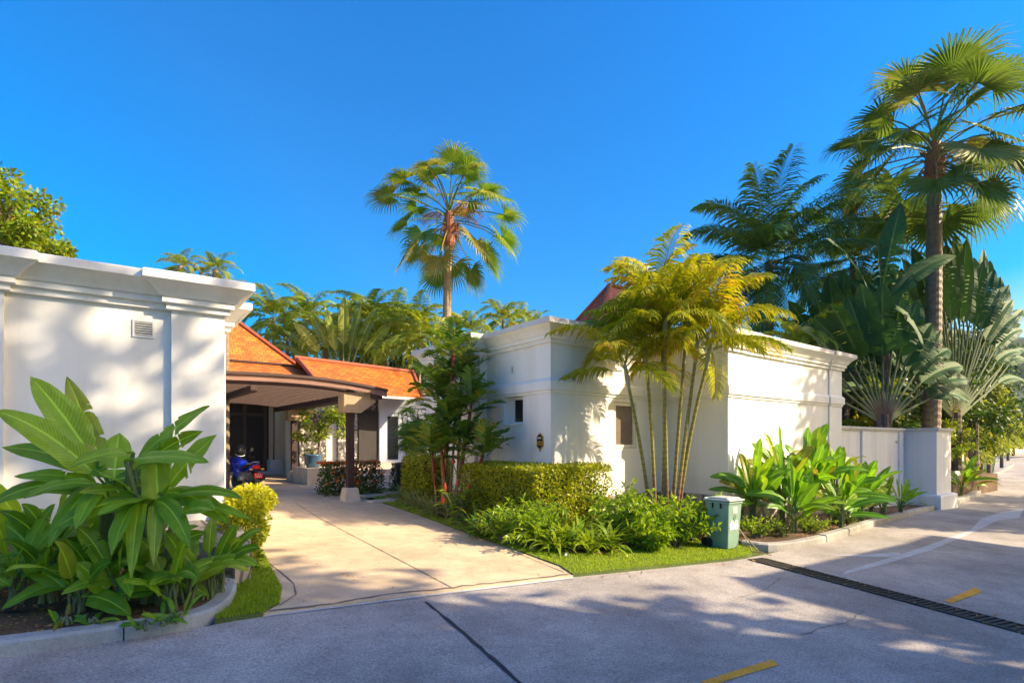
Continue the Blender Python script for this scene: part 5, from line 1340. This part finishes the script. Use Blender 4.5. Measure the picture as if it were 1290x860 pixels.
traveller('pale sunlit traveller palm towering behind the house roofs', V((P(432, 420, 26).x, 26, .3)), 3.9, 11, 1.7, 2.2, .24, R(0), 84, (.4, -.9, .1), M['traveller_painted_sun'], None, .24, var=.75, spread=.8, sheath=M['gold_sheath'])
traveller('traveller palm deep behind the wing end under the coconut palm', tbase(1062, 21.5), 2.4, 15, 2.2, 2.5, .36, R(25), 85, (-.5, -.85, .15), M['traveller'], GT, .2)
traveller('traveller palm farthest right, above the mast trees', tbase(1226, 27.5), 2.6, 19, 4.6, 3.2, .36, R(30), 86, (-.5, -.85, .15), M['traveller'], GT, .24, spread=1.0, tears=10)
# young banana leaves in front of the traveller palms
q = tbase(1122, 19.8)
paddle_plant('wild_banana', 'wild banana with drooping sunlit leaves before the traveller palms', q, [
    (P(1112, 385, 19.8), P(1205, 322, 19.8), .34, .8, .12, 3), (P(1110, 380, 19.8), P(1072, 358, 19.8), .26, .8, .2, 2), (P(1115, 390, 19.8), P(1165, 440, 19.2), .24, .7, .3, 1),
    (P(1108, 380, 19.8), P(1135, 255, 19.8), .42, .35, .03, 5), (P(1105, 390, 19.8), P(1040, 300, 19.8), .32, .25, .12, 4), (P(1112, 395, 19.8), P(1105, 300, 19.8), .3, .5, .05, 2), (P(1118, 390, 19.8), P(1150, 345, 19.8), .2, .7, .12, 1)], M['traveller'], rnd=random.Random(9), stem_r=.07, smat=M['trunk_dark'])

# ================================================================== LEAFY TREES
def leafy(name, label, base, h, cr, blobs, n, l, mat, seed, group=None, trunk_r=.18, cat='tree', clump_k=.36):
    """blobs: (dx, dy, z, rx, ry, rz)"""
    rr = random.Random(seed); base = V(base); t = thing(name, label, cat, base, 0, group)
    b = MB(); tot = sum(x[3] * x[5] for x in blobs)
    s = MB(); trunk_tube(s, base - UP * .3, base + UP * h * .55, trunk_r, trunk_r * .6, 9, V((rr.uniform(-.2, .2), 0, 0)), 10, .04)
    for dx, dy, z, rx, ry, rz in blobs:
        c = base + V((dx, dy, z)); m = int(n * rx * rz / tot)
        # sub-clumps give an uneven outline with gaps
        subs = []
        for _ in range(max(6, m // 90)):
            dd = rvec(rr); k = rr.uniform(.45, 1.0); subs.append(c + V((dd.x * rx * k, dd.y * ry * k, dd.z * rz * k)))
        sr = min(rx, rz) * clump_k
        for i in range(m):
            p0 = subs[i % len(subs)]; dd = rvec(rr); rad = sr * rr.uniform(.3, 1.0)
            p = p0 + V((dd.x * rad, dd.y * rad, dd.z * rad * .75))
            leafquad(b, p, (dd + rvec(rr) * .8 - UP * .25).normalized(), (UP + rvec(rr) * .9).normalized(), l * rr.uniform(.6, 1.2), l * .24, min(1, max(0, rr.gauss(.5, .25))))
        for sp in subs[::2]:
            a = base + UP * h * rr.uniform(.35, .55); s.tube([a, (a + c) / 2, c.lerp(sp, .5), sp], [trunk_r * .4, trunk_r * .28, trunk_r * .14, trunk_r * .05], 5, False)
    obj('crown', b, mat, t); obj('trunk', s, M['bark'], t); return t
leafy('broadleaf_tree', 'sunlit leafy tree rising behind the gatehouse at the left border', gxy(-14.0, 15.0), 7.5, 2, [(-.2, 0, 7.6, 1.5, 1.6, .9), (-1.0, 0, 8.2, 1.3, 1.5, .9), (1.2, .3, 6.5, .8, 1, .55), (-1.5, 0, 6.9, 1.8, 1.5, 1.4), (.5, 0, 6.5, 1.3, 1.2, .8)], 14000, .17, M['broad'], 91)
# dark trees filling in behind the wing end and the traveller palms
GD = 'dark trees behind the right garden'
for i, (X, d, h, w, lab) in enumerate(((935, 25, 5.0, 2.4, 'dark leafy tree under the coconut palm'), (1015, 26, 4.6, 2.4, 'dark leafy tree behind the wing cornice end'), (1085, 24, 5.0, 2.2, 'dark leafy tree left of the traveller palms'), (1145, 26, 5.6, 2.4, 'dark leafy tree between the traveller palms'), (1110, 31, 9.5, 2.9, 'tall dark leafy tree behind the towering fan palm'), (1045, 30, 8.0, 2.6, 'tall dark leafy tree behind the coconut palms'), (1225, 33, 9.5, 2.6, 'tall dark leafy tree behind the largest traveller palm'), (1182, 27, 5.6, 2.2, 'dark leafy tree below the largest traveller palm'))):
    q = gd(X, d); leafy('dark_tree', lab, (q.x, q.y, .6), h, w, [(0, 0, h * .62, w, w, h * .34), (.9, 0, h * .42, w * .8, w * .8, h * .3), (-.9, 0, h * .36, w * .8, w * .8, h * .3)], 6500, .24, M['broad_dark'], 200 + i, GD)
# lower shrubs just behind the low wall
GW = 'garden shrubs looking over the low wall'
for i, (X, d, h, mt, lab) in enumerate(((1078, 19.4, 1.9, 'fern', 'bright shrub at the corner of the wing and the low wall'), (1095, 20.0, 2.3, 'areca', 'yellowish shrub behind the low wall'), (1118, 20.6, 1.7, 'broad_dark', 'dark shrub topping the low wall coping'), (1142, 21.6, 1.8, 'broad_dark', 'dark shrub under the towering trunk'), (1195, 24, 2.4, 'broad', 'light green shrub above the corner pier'), (1182, 23.4, 1.7, 'broad', 'small shrub at the foot of the towering trunk'))):
    q = gd(X, d); leafy('garden_shrub', lab, (q.x, q.y, .8), h, 1, [(0, 0, h * .55, .8, .7, h * .42), (.4, .1, h * .4, .6, .6, h * .35)], 1500, .15, M[mt], 230 + i, GW, .05, 'shrub')
# drooping mast trees along the far road
GMA = 'mast trees along the far road'
def mast(label, X, d, h, r, seed, dz=0):
    rr = random.Random(seed); base = gd(X, d); t = thing('mast_tree', label, 'tree', base, 0, GMA); b = MB()
    for _ in range(int(5200 * r * h / 5)):
        z = rr.random() ** .9; rad = r * (1 - z ** 2.2) * (.75 + .25 * math.sin(z * 25 + rr.random())) * rr.uniform(.35, 1.05) + .05
        az = rr.uniform(0, 6.28); p = base + V((math.cos(az) * rad, math.sin(az) * rad, h * (.2 + .8 * z)))
        leafquad(b, p, (V((math.cos(az), math.sin(az), 0)) * .5 - UP * rr.uniform(.4, 1.2) + rvec(rr) * .4).normalized(), (V((math.cos(az), math.sin(az), .6)) + rvec(rr) * .7).normalized(), .26 * rr.uniform(.6, 1.1), .05, min(1, max(0, rr.gauss(.55, .25))))
    obj('crown', b, M['mast'], t); s = MB(); s.tube([base - UP * .2, base + UP * h * .9], [.14, .03], 8); obj('trunk', s, M['bark'], t)
mast('nearest mast tree, half behind the garden wall', 1212, 29, 7.3, 1.2, 501)
mast('brightest mast tree overhanging the kerb', 1236, 33, 8.8, 1.35, 502)
mast('mast tree third from the pier, lit yellow', 1246, 37, 8.8, 1.25, 503)
mast('mast tree with a dark side beyond the yellow one', 1262, 46, 8.6, 1.2, 504)
mast('farthest slim mast tree before the hill', 1270, 56, 7.5, 1.3, 505)
for i, (X, d, h, lab) in enumerate(((1276, 66, 4.0, 'round bright tree at the end of the road'), (1300, 62, 4.5, 'round bright tree cut by the right border'), (1240, 70, 6, 'leafy tree behind the mast trees'))):
    q = gd(X, d); leafy('roadside_tree', lab, q, h, 2, [(0, 0, h * .6, 2.0, 2.0, h * .36), (1.2, 0, h * .5, 1.5, 1.5, h * .3)], 2600, .3, M['broad'], 520 + i, 'roadside trees at the end of the road')
t = thing('far_wall', 'pale wall closing the end of the road', 'wall', gd(1275, 74)); q = gd(1275, 74); b = MB(); b.box(q + UP * .9, 26, .3, 2.4, U, N); obj('wall', b, M['cream'], t)
# ---- plants by the house entrance
def rhapis(label, X, d, z0, h, n, seed, mat=None):
    rr = random.Random(seed); q = gd(X, d); base = V((q.x, q.y, z0)); t = thing('lady_palm', label, 'palm tree', base, 0, 'lady palms near the entrance'); c = MB(); s = MB()
    for k in range(n):
        x = base + V((rr.uniform(-.3, .3), rr.uniform(-.3, .3), 0)); hh = h * rr.uniform(.5, 1); top = x + V((rr.uniform(-.2, .2), rr.uniform(-.2, .2), hh)); s.tube([x, top], [.018, .014], 5)
        for j in range(6): fanleaf(c, top - UP * .12 * j, rr.uniform(0, 6.28), rr.uniform(-.1, 1.0), .35, .42, rr.uniform(.2, .8), 10, R(230), .4, .7, .3, rr, .05, .006)
    obj('crown', c, mat or M['rhapis'], t); obj('stems', s, M['bark'], t)
rhapis('lady palm in a dark pot right of the entrance', 526, 17.0, .7, 2.0, 12, 601)
rhapis('bright lady palm hanging under the gabled eave', 524, 16.2, .5, 2.4, 8, 602, M['fern'])
q = gd(512, 17.2); pot('tall_pot', 'tall dark glazed pot beside the entrance steps', V((q.x, q.y, .15)), .34, .95, M['pot_dark'])
q = gd(402, 19.3); leafy('garden_tree', 'light green leafy tree in front of the stone column', (q.x, q.y, .4), 3.2, 1, [(0, 0, 2.3, .85, .7, .8), (.5, 0, 1.9, .6, .5, .6), (-.4, 0, 1.6, .5, .5, .7)], 2200, .13, M['broad'], 610, None, .06)

GWD = 'leafy trees closing the skyline behind the house'
for i, (X, Y, d, w, mt, lab) in enumerate(((340, 425, 34, 1.9, 'broad_dark', 'dark leafy tree behind the orange hip roof'), (390, 432, 37, 2.2, 'broad', 'green leafy tree left of the pale traveller palm stalk'), (440, 425, 38, 2.2, 'broad_dark', 'dark leafy tree behind the pale traveller palm'), (480, 425, 36, 2.1, 'broad', 'green leafy tree behind the gabled roof'), (520, 428, 35, 2.0, 'broad_dark', 'dark leafy tree behind the sealing-wax palms'), (600, 432, 40, 2.2, 'broad', 'green leafy tree hidden low behind the wing coping'))):
    q = P(X, Y, d); leafy('skyline_tree', lab, (q.x, q.y, .3), q.z, w, [(0, 0, q.z * .8, w, w, q.z * .2), (1.2, 0, q.z * .62, w, w, q.z * .2), (-1.2, 0, q.z * .6, w, w, q.z * .2)], 3200, .3, M[mt], 640 + i, GWD, .2)
# ================================================================== THINGS
# wheeled bin
K = V((3.69, 9.43, 0)); bc = K + U * .22 - N * .23; bz = zg(bc.x) + .03
bn = thing('wheeled_bin', 'grey-green wheeled rubbish bin standing at the lawn corner', 'rubbish bin', (bc.x, bc.y, bz))
def BB(a, b_, z): return V((bc.x, bc.y, bz)) + U * a * .9 + N * b_ * .84 + UP * z
def frustum(b, z0, a0, b00, b01, z1, a1, b10, b11):
    r0 = [b.add(BB(x * a0, y, z0)) for x, y in ((-1, b00), (1, b00), (1, b01), (-1, b01))]
    r1 = [b.add(BB(x * a1, y, z1)) for x, y in ((-1, b10), (1, b10), (1, b11), (-1, b11))]
    for k in range(4): b.face([r0[k], r1[k], r1[(k + 1) % 4], r0[(k + 1) % 4]])
    b.face(r0); b.face(r1[::-1])
b = MB(); frustum(b, .02, .185, -.20, .20, .80, .235, -.27, .25); frustum(b, .79, .25, -.285, .27, .84, .25, -.285, .27)
body = obj('body', b, M['bin_green'], bn)
md = body.modifiers.new('bevel', 'BEVEL'); md.width = .018; md.segments = 2
b = MB(); frustum(b, .845, .27, -.30, .30, .872, .268, -.30, .295); frustum(b, .8725, .24, -.26, .25, .905, .20, -.22, .19)
lid = obj('lid', b, M['bin_lid'], bn); md = lid.modifiers.new('bevel', 'BEVEL'); md.width = .012; md.segments = 2
b = MB(); b.tube([BB(-.2, -.33, .87), BB(.2, -.33, .87)], .016, 8)
for x in (-.2, .2): b.tube([BB(x, -.28, .84), BB(x, -.33, .87)], .016, 6)
obj('handle', b, M['bin_green'], bn)
for x in (-.10, .08):
    b = MB(); b.box(BB(-.252, x, .765), .02, .022, .09, U, N); obj('rib', b, M['gutter_dark'], bn)
for sx in (-1, 1):
    b = MB(); b.lathe(BB(sx * .225, -.25, .10), [(.03, -.03), (.095, -.03), (.10, -.02), (.10, .02), (.095, .03), (.03, .03)], 18, U); wh = obj('wheel', b, M['rubber'], bn)
    b = MB(); b.lathe(BB(sx * .225, -.25, .10), [(.0, -.034), (.05, -.034), (.05, .034), (.0, .034)], 12, U); obj('hub', b, M['gutter_dark'], wh)
# printed marks on the lit front
def fb(z): return .20 + .05 * (z - .02) / .78 + .004
b = MB()
for x in (-.05, .0, .05): b.box(BB(x, fb(.69), .69), .022, .004, .12, U, N)
zz = .415
b.box(BB(-.02, fb(zz), zz), .26, .004, .12, U, N)
for k in range(5): b.box(BB(-.11 + k * .05, fb(.45) + .001, .50), .03, .003, .025, U, N)
obj('white_print', b, M['white_mark'], bn)
b = MB(); c = BB(0, fb(.565), .565)
def ring4(s, w):
    for a0, a1 in (((0, s), (s * .55, 0)), ((s * .55, 0), (0, -s)), ((0, -s), (-s * .55, 0)), ((-s * .55, 0), (0, s))):
        p = c + U * a0[0] + UP * a0[1]; q = c + U * a1[0] + UP * a1[1]; dd = (q - p).normalized(); b.box((p + q) / 2, (q - p).length, .004, w, dd, N, dd.cross(N))
ring4(.075, .012); ring4(.038, .010); obj('diamond_mark', b, M['bin_green'], bn)
# bamboo sticks by the bin
sk = [((928, 660, 9.9), (948, 694, 9.55)), ((932, 668, 9.95), (958, 697, 9.6)), ((946, 694, 9.3), (972, 699, 9.25)), ((925, 683, 9.5), (965, 697, 9.35))]
for i, (p, q) in enumerate(sk):
    b = MB(); a = P(*p); c = G(q[0], q[1], .04); 
    if i >= 2: a = G(p[0], p[1], .06)
    b.tube([a, (a + c) / 2 + UP * .01, c], [.009, .010, .008], 6)
    tag(obj('bamboo_stick', b, M['trunk_tan']), ('upright bamboo stick leaning right behind the bin', 'slanting bamboo stick reaching the worn kerb', 'short bamboo stick lying on the road by the drain', 'bamboo stick lying on the ground at the bin foot')[i], 'stick', 'bamboo sticks beside the bin')
# garden lamp with a terracotta cap on the kerb
q = G(1094, 664); q = V((q.x - .15, q.y + .35, zg(q.x) + .1)); gl = thing('garden_lamp', 'small grey garden lamp with a terracotta cap behind the kerb', 'lamp', q)
b = MB(); b.lathe(q, [(.09, 0), (.10, .04), (.05, .09), (.04, .16), (.07, .22), (.08, .27), (.045, .33), (.05, .46), (.07, .50)], 12); obj('post', b, M['kerb_old'], gl)
b = MB(); b.lathe(q + UP * .50, [(.075, 0), (.085, .08), (.07, .15)], 12); obj('lantern', b, M['frame'], gl)
b = MB(); b.lathe(q + UP * .64, [(.24, 0), (.22, .035), (.11, .10), (.03, .15), (.0, .18)], 14); obj('cap', b, M['terracotta'], gl)

# motorbike seen from behind
mb0 = G(327, 624); hd = (-N + U * -.12).normalized(); sd = V((hd.y, -hd.x, 0)); mz = zg(mb0.x) + .03
lean = (UP + sd * -.13).normalized()
bk = thing('motorcycle', 'blue motorcycle with a red tail and number plate parked before the garage doors', 'motorcycle', (mb0.x, mb0.y, mz))
def BK(x, y, z): return V((mb0.x, mb0.y, mz)) + hd * x + sd * y + lean * z
def wheel(cx, r, wt, steer=0):
    b = MB(); axis = (sd * math.cos(steer) + hd * math.sin(steer)).normalized()
    b.lathe(BK(cx, 0, r), [(r * .76, -wt * .8), (r * .9, -wt), (r * .985, -wt * .6), (r, 0), (r * .985, wt * .6), (r * .9, wt), (r * .76, wt * .8)], 28, axis)
    t = obj('wheel', b, M['tyre'], bk, smooth=True)
    b = MB(); b.lathe(BK(cx, 0, r), [(.05, -wt * 1.05), (r * .74, -wt * .85), (r * .77, -wt * .82), (r * .77, wt * .82), (r * .74, wt * .85), (.05, wt * 1.05)], 24, axis); obj('rim', b, M['black'], t)
wheel(.30, .30, .06); wheel(1.55, .30, .05, .25)
b = MB(); b.tube([BK(.30, -.1, .30), BK(.75, -.1, .40)], .03, 6); b.tube([BK(.30, .1, .30), BK(.75, .1, .40)], .03, 6); obj('swingarm', b, M['black'], bk)
b = MB(); b.box(BK(.85, 0, .45), .42, .28, .30, hd, sd, lean); b.lathe(BK(.88, .14, .40), [(.0, 0), (.10, 0), (.10, .06), (.0, .07)], 14, sd); b.lathe(BK(.88, -.20, .40), [(.0, 0), (.10, 0), (.10, .06), (.0, .07)], 14, sd); obj('engine', b, M['steel'], bk)
b = MB(); b.tube([BK(.95, .16, .28), BK(.6, .18, .27), BK(.35, .19, .38), BK(.12, .20, .45)], [.03, .035, .06, .065], 10); obj('exhaust', b, M['black'], bk)
# tank and fairing
def loft(b, secs, n=12):
    rings = []
    for x, w, z0, z1 in secs:
        rings.append([b.add(BK(x, math.cos(2 * PI * k / n) * w, (z0 + z1) / 2 + math.sin(2 * PI * k / n) * (z1 - z0) / 2)) for k in range(n)])
    for r, s_ in zip(rings, rings[1:]):
        for k in range(n): b.face([r[k], r[(k + 1) % n], s_[(k + 1) % n], s_[k]])
    b.face(rings[0][::-1]); b.face(rings[-1])
b = MB(); loft(b, [(.72, .08, .70, .80), (.85, .16, .62, .92), (1.05, .18, .60, .98), (1.2, .12, .66, .95)]); obj('tank', b, M['blue'], bk, smooth=True)
b = MB(); loft(b, [(1.05, .20, .32, .70), (1.2, .24, .34, .95), (1.38, .21, .52, 1.05), (1.55, .12, .68, .98), (1.62, .04, .75, .9)]); obj('fairing', b, M['blue'], bk, smooth=True)
b = MB(); loft(b, [(.10, .06, .80, .86), (.3, .12, .76, .86), (.55, .15, .72, .83), (.8, .11, .68, .78)]); obj('seat', b, M['black'], bk, smooth=True)
b = MB(); loft(b, [(.0, .07, .72, .84), (.15, .10, .66, .82), (.4, .10, .62, .76), (.6, .08, .58, .70)]); obj('tail_panel', b, M['blue'], bk, smooth=True)
b = MB(); b.tube([BK(.02, -.11, .86), BK(-.06, -.08, .90), BK(-.06, .08, .90), BK(.02, .11, .86)], .014, 6); b.tube([BK(.3, -.13, .84), BK(.02, -.11, .86)], .014, 6); b.tube([BK(.3, .13, .84), BK(.02, .11, .86)], .014, 6); obj('grab_rail', b, M['steel'], bk)
b = MB(); b.box(BK(-.03, 0, .76), .06, .17, .10, hd, sd, lean); tl = obj('tail_light', b, M['red'], bk)
for s_ in (-1, 1):
    b = MB(); b.lathe(BK(-.04, s_ * .15, .70), [(.0, -.05), (.03, -.02), (.03, .03), (.0, .06)], 8, sd); obj('indicator', b, M['gold'], bk)
b = MB(); b.extrude([BK(.22, -.09, .62), BK(.22, .09, .62), BK(-.06, .08, .46), BK(-.06, -.08, .46)], lean * .02); b.extrude([BK(-.06, -.05, .47), BK(-.06, .05, .47), BK(-.12, .05, .30), BK(-.12, -.05, .30)], hd * .015); obj('rear_mudguard', b, M['black'], bk)
b = MB(); b.box(BK(-.10, 0, .53), .012, .22, .15, hd, sd, lean); pl = obj('number_plate', b, M['red'], bk)
b = MB()
for r_, zz in ((3, .56), (4, .505)):
    for k in range(r_): b.box(BK(-.108, -.065 + .13 * k / (r_ - 1), zz), .004, .022, .035 if k % 2 else .03, hd, sd, lean)
obj('plate_marks', b, M['white_mark'], pl)
b = MB()
for s_ in (-1, 1): b.tube([BK(1.55, s_ * .09, .30), BK(1.28, s_ * .10, .98)], .025, 8)
obj('fork', b, M['black'], bk)
b = MB(); loft(b, [(1.25, .05, .5, .58), (1.5, .07, .6, .66), (1.8, .05, .45, .52)]); obj('front_mudguard', b, M['blue'], bk)
b = MB(); b.tube([BK(1.05, -.36, 1.0), BK(1.22, -.18, 1.03), BK(1.22, .18, 1.03), BK(1.05, .36, 1.0)], .014, 8); b.tube([BK(1.05, -.36, 1.0), BK(1.12, -.27, 1.01)], .02, 8); b.tube([BK(1.05, .36, 1.0), BK(1.12, .27, 1.01)], .02, 8); obj('handlebar', b, M['black'], bk)
for s_ in (-1, 1):
    b = MB(); b.tube([BK(1.15, s_ * .25, 1.02), BK(1.2, s_ * .36, 1.2)], .008, 5); b.lathe(BK(1.2, s_ * .38, 1.23), [(.0, -.012), (.05, -.012), (.055, 0), (.045, .012), (.0, .014)], 12, hd); obj('mirror', b, M['black'], bk)
b = MB(); b.lathe(BK(.75, .18, .33), [(.0, 0), (.03, 0), (.03, .13), (.0, .13)], 8, sd); b.lathe(BK(.75, -.31, .33), [(.0, 0), (.03, 0), (.03, .13), (.0, .13)], 8, sd); obj('footrests', b, M['rubber'], bk)
b = MB(); b.tube([BK(.75, -.12, .3), BK(.70, -.34, .0)], .012, 6); obj('side_stand', b, M['black'], bk)
# helmet hung on the handlebar
hc = BK(1.06, .02, 1.20); hl = thing('helmet', 'black open-face helmet with white edging resting on the motorcycle handlebar', 'helmet', hc)
b = MB(); n_ = 18
prof = [(.0, .155), (.06, .148), (.105, .115), (.135, .06), (.145, 0), (.140, -.06), (.125, -.115), (.115, -.12), (.12, -.06), (.125, 0), (.115, .05), (.085, .10), (.0, .13)]
b.lathe(hc, prof, n_, (UP - hd * .5).normalized()); obj('shell', b, M['black'], hl, smooth=True)
b = MB(); ax = (UP - hd * .5).normalized(); b.lathe(hc - ax * .115, [(.115, -.008), (.128, -.012), (.133, 0), (.128, .012), (.115, .008)], n_, ax); obj('edging', b, M['white_mark'], hl, smooth=True)
b = MB(); 
for k in range(9):
    a0 = -1.1 + k * .245
    q = hc + (sd * math.sin(a0) - hd * math.cos(a0)) * .15 + UP * .03
    b.box(q, .04, .006, .10, (sd * math.cos(a0) + hd * math.sin(a0)), (sd * math.sin(a0) - hd * math.cos(a0)))
obj('visor', b, M['glass'], hl)

# ================================================================== GRASS
def in_poly(x, y, poly):
    c = False; j = len(poly) - 1
    for i in range(len(poly)):
        xi, yi = poly[i]; xj, yj = poly[j]
        if (yi > y) != (yj > y) and x < (xj - xi) * (y - yi) / (yj - yi) + xi: c = not c
        j = i
    return c
def grass(label, poly, avoid, dens, h, dz, seed, far=99):
    rr = random.Random(seed); b = MB(); xs_ = [p[0] for p in poly]; ys_ = [p[1] for p in poly]
    ar = (max(xs_) - min(xs_)) * (max(ys_) - min(ys_))
    for _ in range(int(ar * dens)):
        x, y = rr.uniform(min(xs_), max(xs_)), rr.uniform(min(ys_), max(ys_))
        if y > 9 and rr.random() > (9 / y) ** 2.5: continue
        if not in_poly(x, y, poly) or (avoid and in_poly(x, y, avoid)): continue
        p = gxy(x, y, dz - .005); k = 1 if y < 9 else y / 9
        az = rr.uniform(0, 6.28); hh = h * rr.uniform(.5, 1.2); w = .0045 * k
        s = V((math.cos(az), math.sin(az), 0)); o = V((-s.y, s.x, 0)) * hh * rr.uniform(-.8, .8)
        b.tri(p - s * w, p + s * w, p + o + UP * hh * .8, rr.random())
    return tag(obj('grass', b, M['grass']), label, 'grass', None, 'stuff')
grass('bright green lawn grass between the driveway, the bed and the road', lawn, bed, 5200, .045, .045, 1)
grass('small patch of grass between the curved kerb and the driveway', gp(left_lawn_px), None, 9000, .055, .045, 2)
grass('grass growing behind the far kerb', bed3, None, 900, .07, .10, 3)
# tiny weeds and leaf litter on the soil
rr = random.Random(17); b = MB()
def litter(poly, n, dz, mat, sz, label):
    b = MB(); xs_ = [p[0] for p in poly]; ys_ = [p[1] for p in poly]
    for _ in range(n):
        x, y = rr.uniform(min(xs_), max(xs_)), rr.uniform(min(ys_), max(ys_))
        if not in_poly(x, y, poly): continue
        p = gxy(x, y, dz + rr.uniform(.003, .02)); d = rvec(rr); d.z *= .25; d.normalize(); leafquad(b, p, d, (UP + rvec(rr) * .5).normalized(), sz * rr.uniform(.5, 1.3), sz * .22, rr.random())
    tag(obj('leaf_litter', b, mat), label, 'leaf litter', None, 'stuff')
litter(left_bed, 5200, .115, M['dry'], .05, 'dry leaf litter on the soil of the banana bed')
litter(left_bed, 9000, .115, M['fern'], .022, 'tiny green weeds on the soil of the banana bed')
litter(bed2, 5000, .10, M['dry'], .07, 'dry leaf litter under the heliconias')
litter(bed, 5000, .06, M['dry'], .06, 'dry leaf litter under the hedge and palms')
road_edge = gp([(722, 729), (830, 718), (942, 705), (975, 700), (960, 712), (830, 725), (735, 735)])
litter(road_edge, 260, .006, M['dry'], .06, 'few dry leaves blown along the road edge')
litter(drive, 500, .031, M['dry'], .05, 'few dry leaves lying on the driveway')
litter([((da - ds * .3).x, (da - ds * .3).y), ((da + dd * 4 - ds * .3).x, (da + dd * 4 - ds * .3).y), ((da + dd * 4 + ds * .3).x, (da + dd * 4 + ds * .3).y), ((da + ds * .3).x, (da + ds * .3).y)], 260, .018, M['dry'], .05, 'dry leaves caught in and beside the drain')
# fallen scraps on lawn
for i, (X, Y, lab) in enumerate(((669, 691, 'white scrap lying on the lawn left of the lawn tip'), (713, 701, 'white scrap of paper lying on the lawn'))):
    p = G(X, Y, .08); b = MB(); 
    for k in range(4): leafquad(b, p + rvec(rr) * .015, V((rr.uniform(-1, 1), rr.uniform(-1, 1), .3)).normalized(), UP, .06, .025, .5)
    tag(obj('scrap', b, M['white_mark']), lab, 'litter')

# ================================================================== ACROSS THE ROAD (beside and behind the camera)
nb = thing('neighbour_house', 'white neighbour house with a red hipped roof across the road', 'building', gxy(19, 5))
def WN(a, b_, z=0.0): p = V((14.6, 5.6, 0)) + RU * a + RN * b_; return V((p.x, p.y, z))
b = MB(); q = [WN(0, 0), WN(7, 0), WN(7, 7), WN(0, 7)]; b.prism([(p.x, p.y) for p in q], -1.5, 6.6); obj('wall', b, M['plaster'], nb)
e = [WN(-.7, 7.7, 6.5), WN(7.7, 7.7, 6.5), WN(7.7, -.7, 6.5), WN(-.7, -.7, 6.5)]; ap = [WN(2.6, 3.5, 9.7), WN(4.4, 3.5, 9.7)]
b = MB(); hiproof(b, e, ap); rf = obj('roof', b, M['tile_red'], nb); obj('ridge', hipridge(e, ap), M['ridge'], rf)
GO = 'big shade trees across the road'
def shade(label, x, y, h, w, seed, n=5200, l=.34, ck=.55):
    z0 = zg(x); leafy('shade_tree', label, (x, y, z0), h, w, [(0, 0, h * .72, w, w, h * .24), (w * .5, w * .3, h * .58, w * .75, w * .75, h * .2), (-w * .5, -w * .3, h * .56, w * .75, w * .75, h * .2), (0, -w * .5, h * .5, w * .7, w * .7, h * .18)], n, l, M['broad'], seed, GO, .3, clump_k=ck)

# SHADE CALLS
for a in (('tall shade tree nearest the camera across the road', 13.5, .7, 18.5, 2.85, 801, 8800, .55, .6), ('shade tree behind the camera with a wide crown', 14.5, -3.2, 19.5, 4.0, 802, 13000, .65, .62), ('shade tree farther back behind the camera', 17, -7.5, 16, 3.8, 803, 7000, .5),
          ('shade tree beyond the neighbour house', 23.8, 15.0, 16.5, 2.9, 804, 11000, .48, .42), ('shade tree at the far corner of the neighbour garden', 28, 17.0, 13, 2.6, 805, 5200, .36, .4), ('shade tree last in the row along the far road', 34, 21.5, 12, 2.8, 806), ('young shade tree before the neighbour house', 11.2, 1.0, 11, 2.5, 807, 8000, .45), ('shade tree beside the neighbour gable', 19, -.4, 19, 3.0, 808, 8000, .5)):
    shade(*a)

# ================================================================== FAR HILLS AND HAZE
from mathutils import noise as mnoise
b = MB(); nx, ny = 90, 26; idx = {}
for i in range(nx):
    for j in range(ny):
        x = 150 + i * 16.0; y = 330 + j * 26.0; r = math.sin(PI * j / (ny - 1)) ** .8; e = min(1, i / 14.0)
        h = (95 + 55 * mnoise.noise(V((x * .004, y * .004, 0))) + 22 * mnoise.noise(V((x * .014, y * .014, 3))) + 9 * mnoise.noise(V((x * .05, y * .05, 5)))) * r * e
        idx[i, j] = b.add((x, y + 60 * mnoise.noise(V((x * .005, 0, 9))), h - 3 + 2.5 * mnoise.noise(V((x * .16, y * .16, 1)))))
for i in range(nx - 1):
    for j in range(ny - 1): b.face([idx[i, j], idx[i + 1, j], idx[i + 1, j + 1], idx[i, j + 1]])
struct('hills', b, M['forest'])

hb = MB(); hb.box((740, 465, 80), 1760, 1190, 176)
hm = bpy.data.materials.new('haze'); hm.use_nodes = True; hnt = hm.node_tree
hnt.nodes.remove(hnt.nodes['Principled BSDF']); pv = hnt.nodes.new('ShaderNodeVolumePrincipled')
pv.inputs['Color'].default_value = (0.72, 0.84, 1.0, 1); pv.inputs['Density'].default_value = 0.00012
hnt.links.new(pv.outputs[0], hnt.nodes['Material Output'].inputs['Volume'])
ho = obj('haze', hb, hm); ho['kind'] = 'stuff'; ho['label'] = 'pale blue air haze over the far hills'; ho['category'] = 'haze'
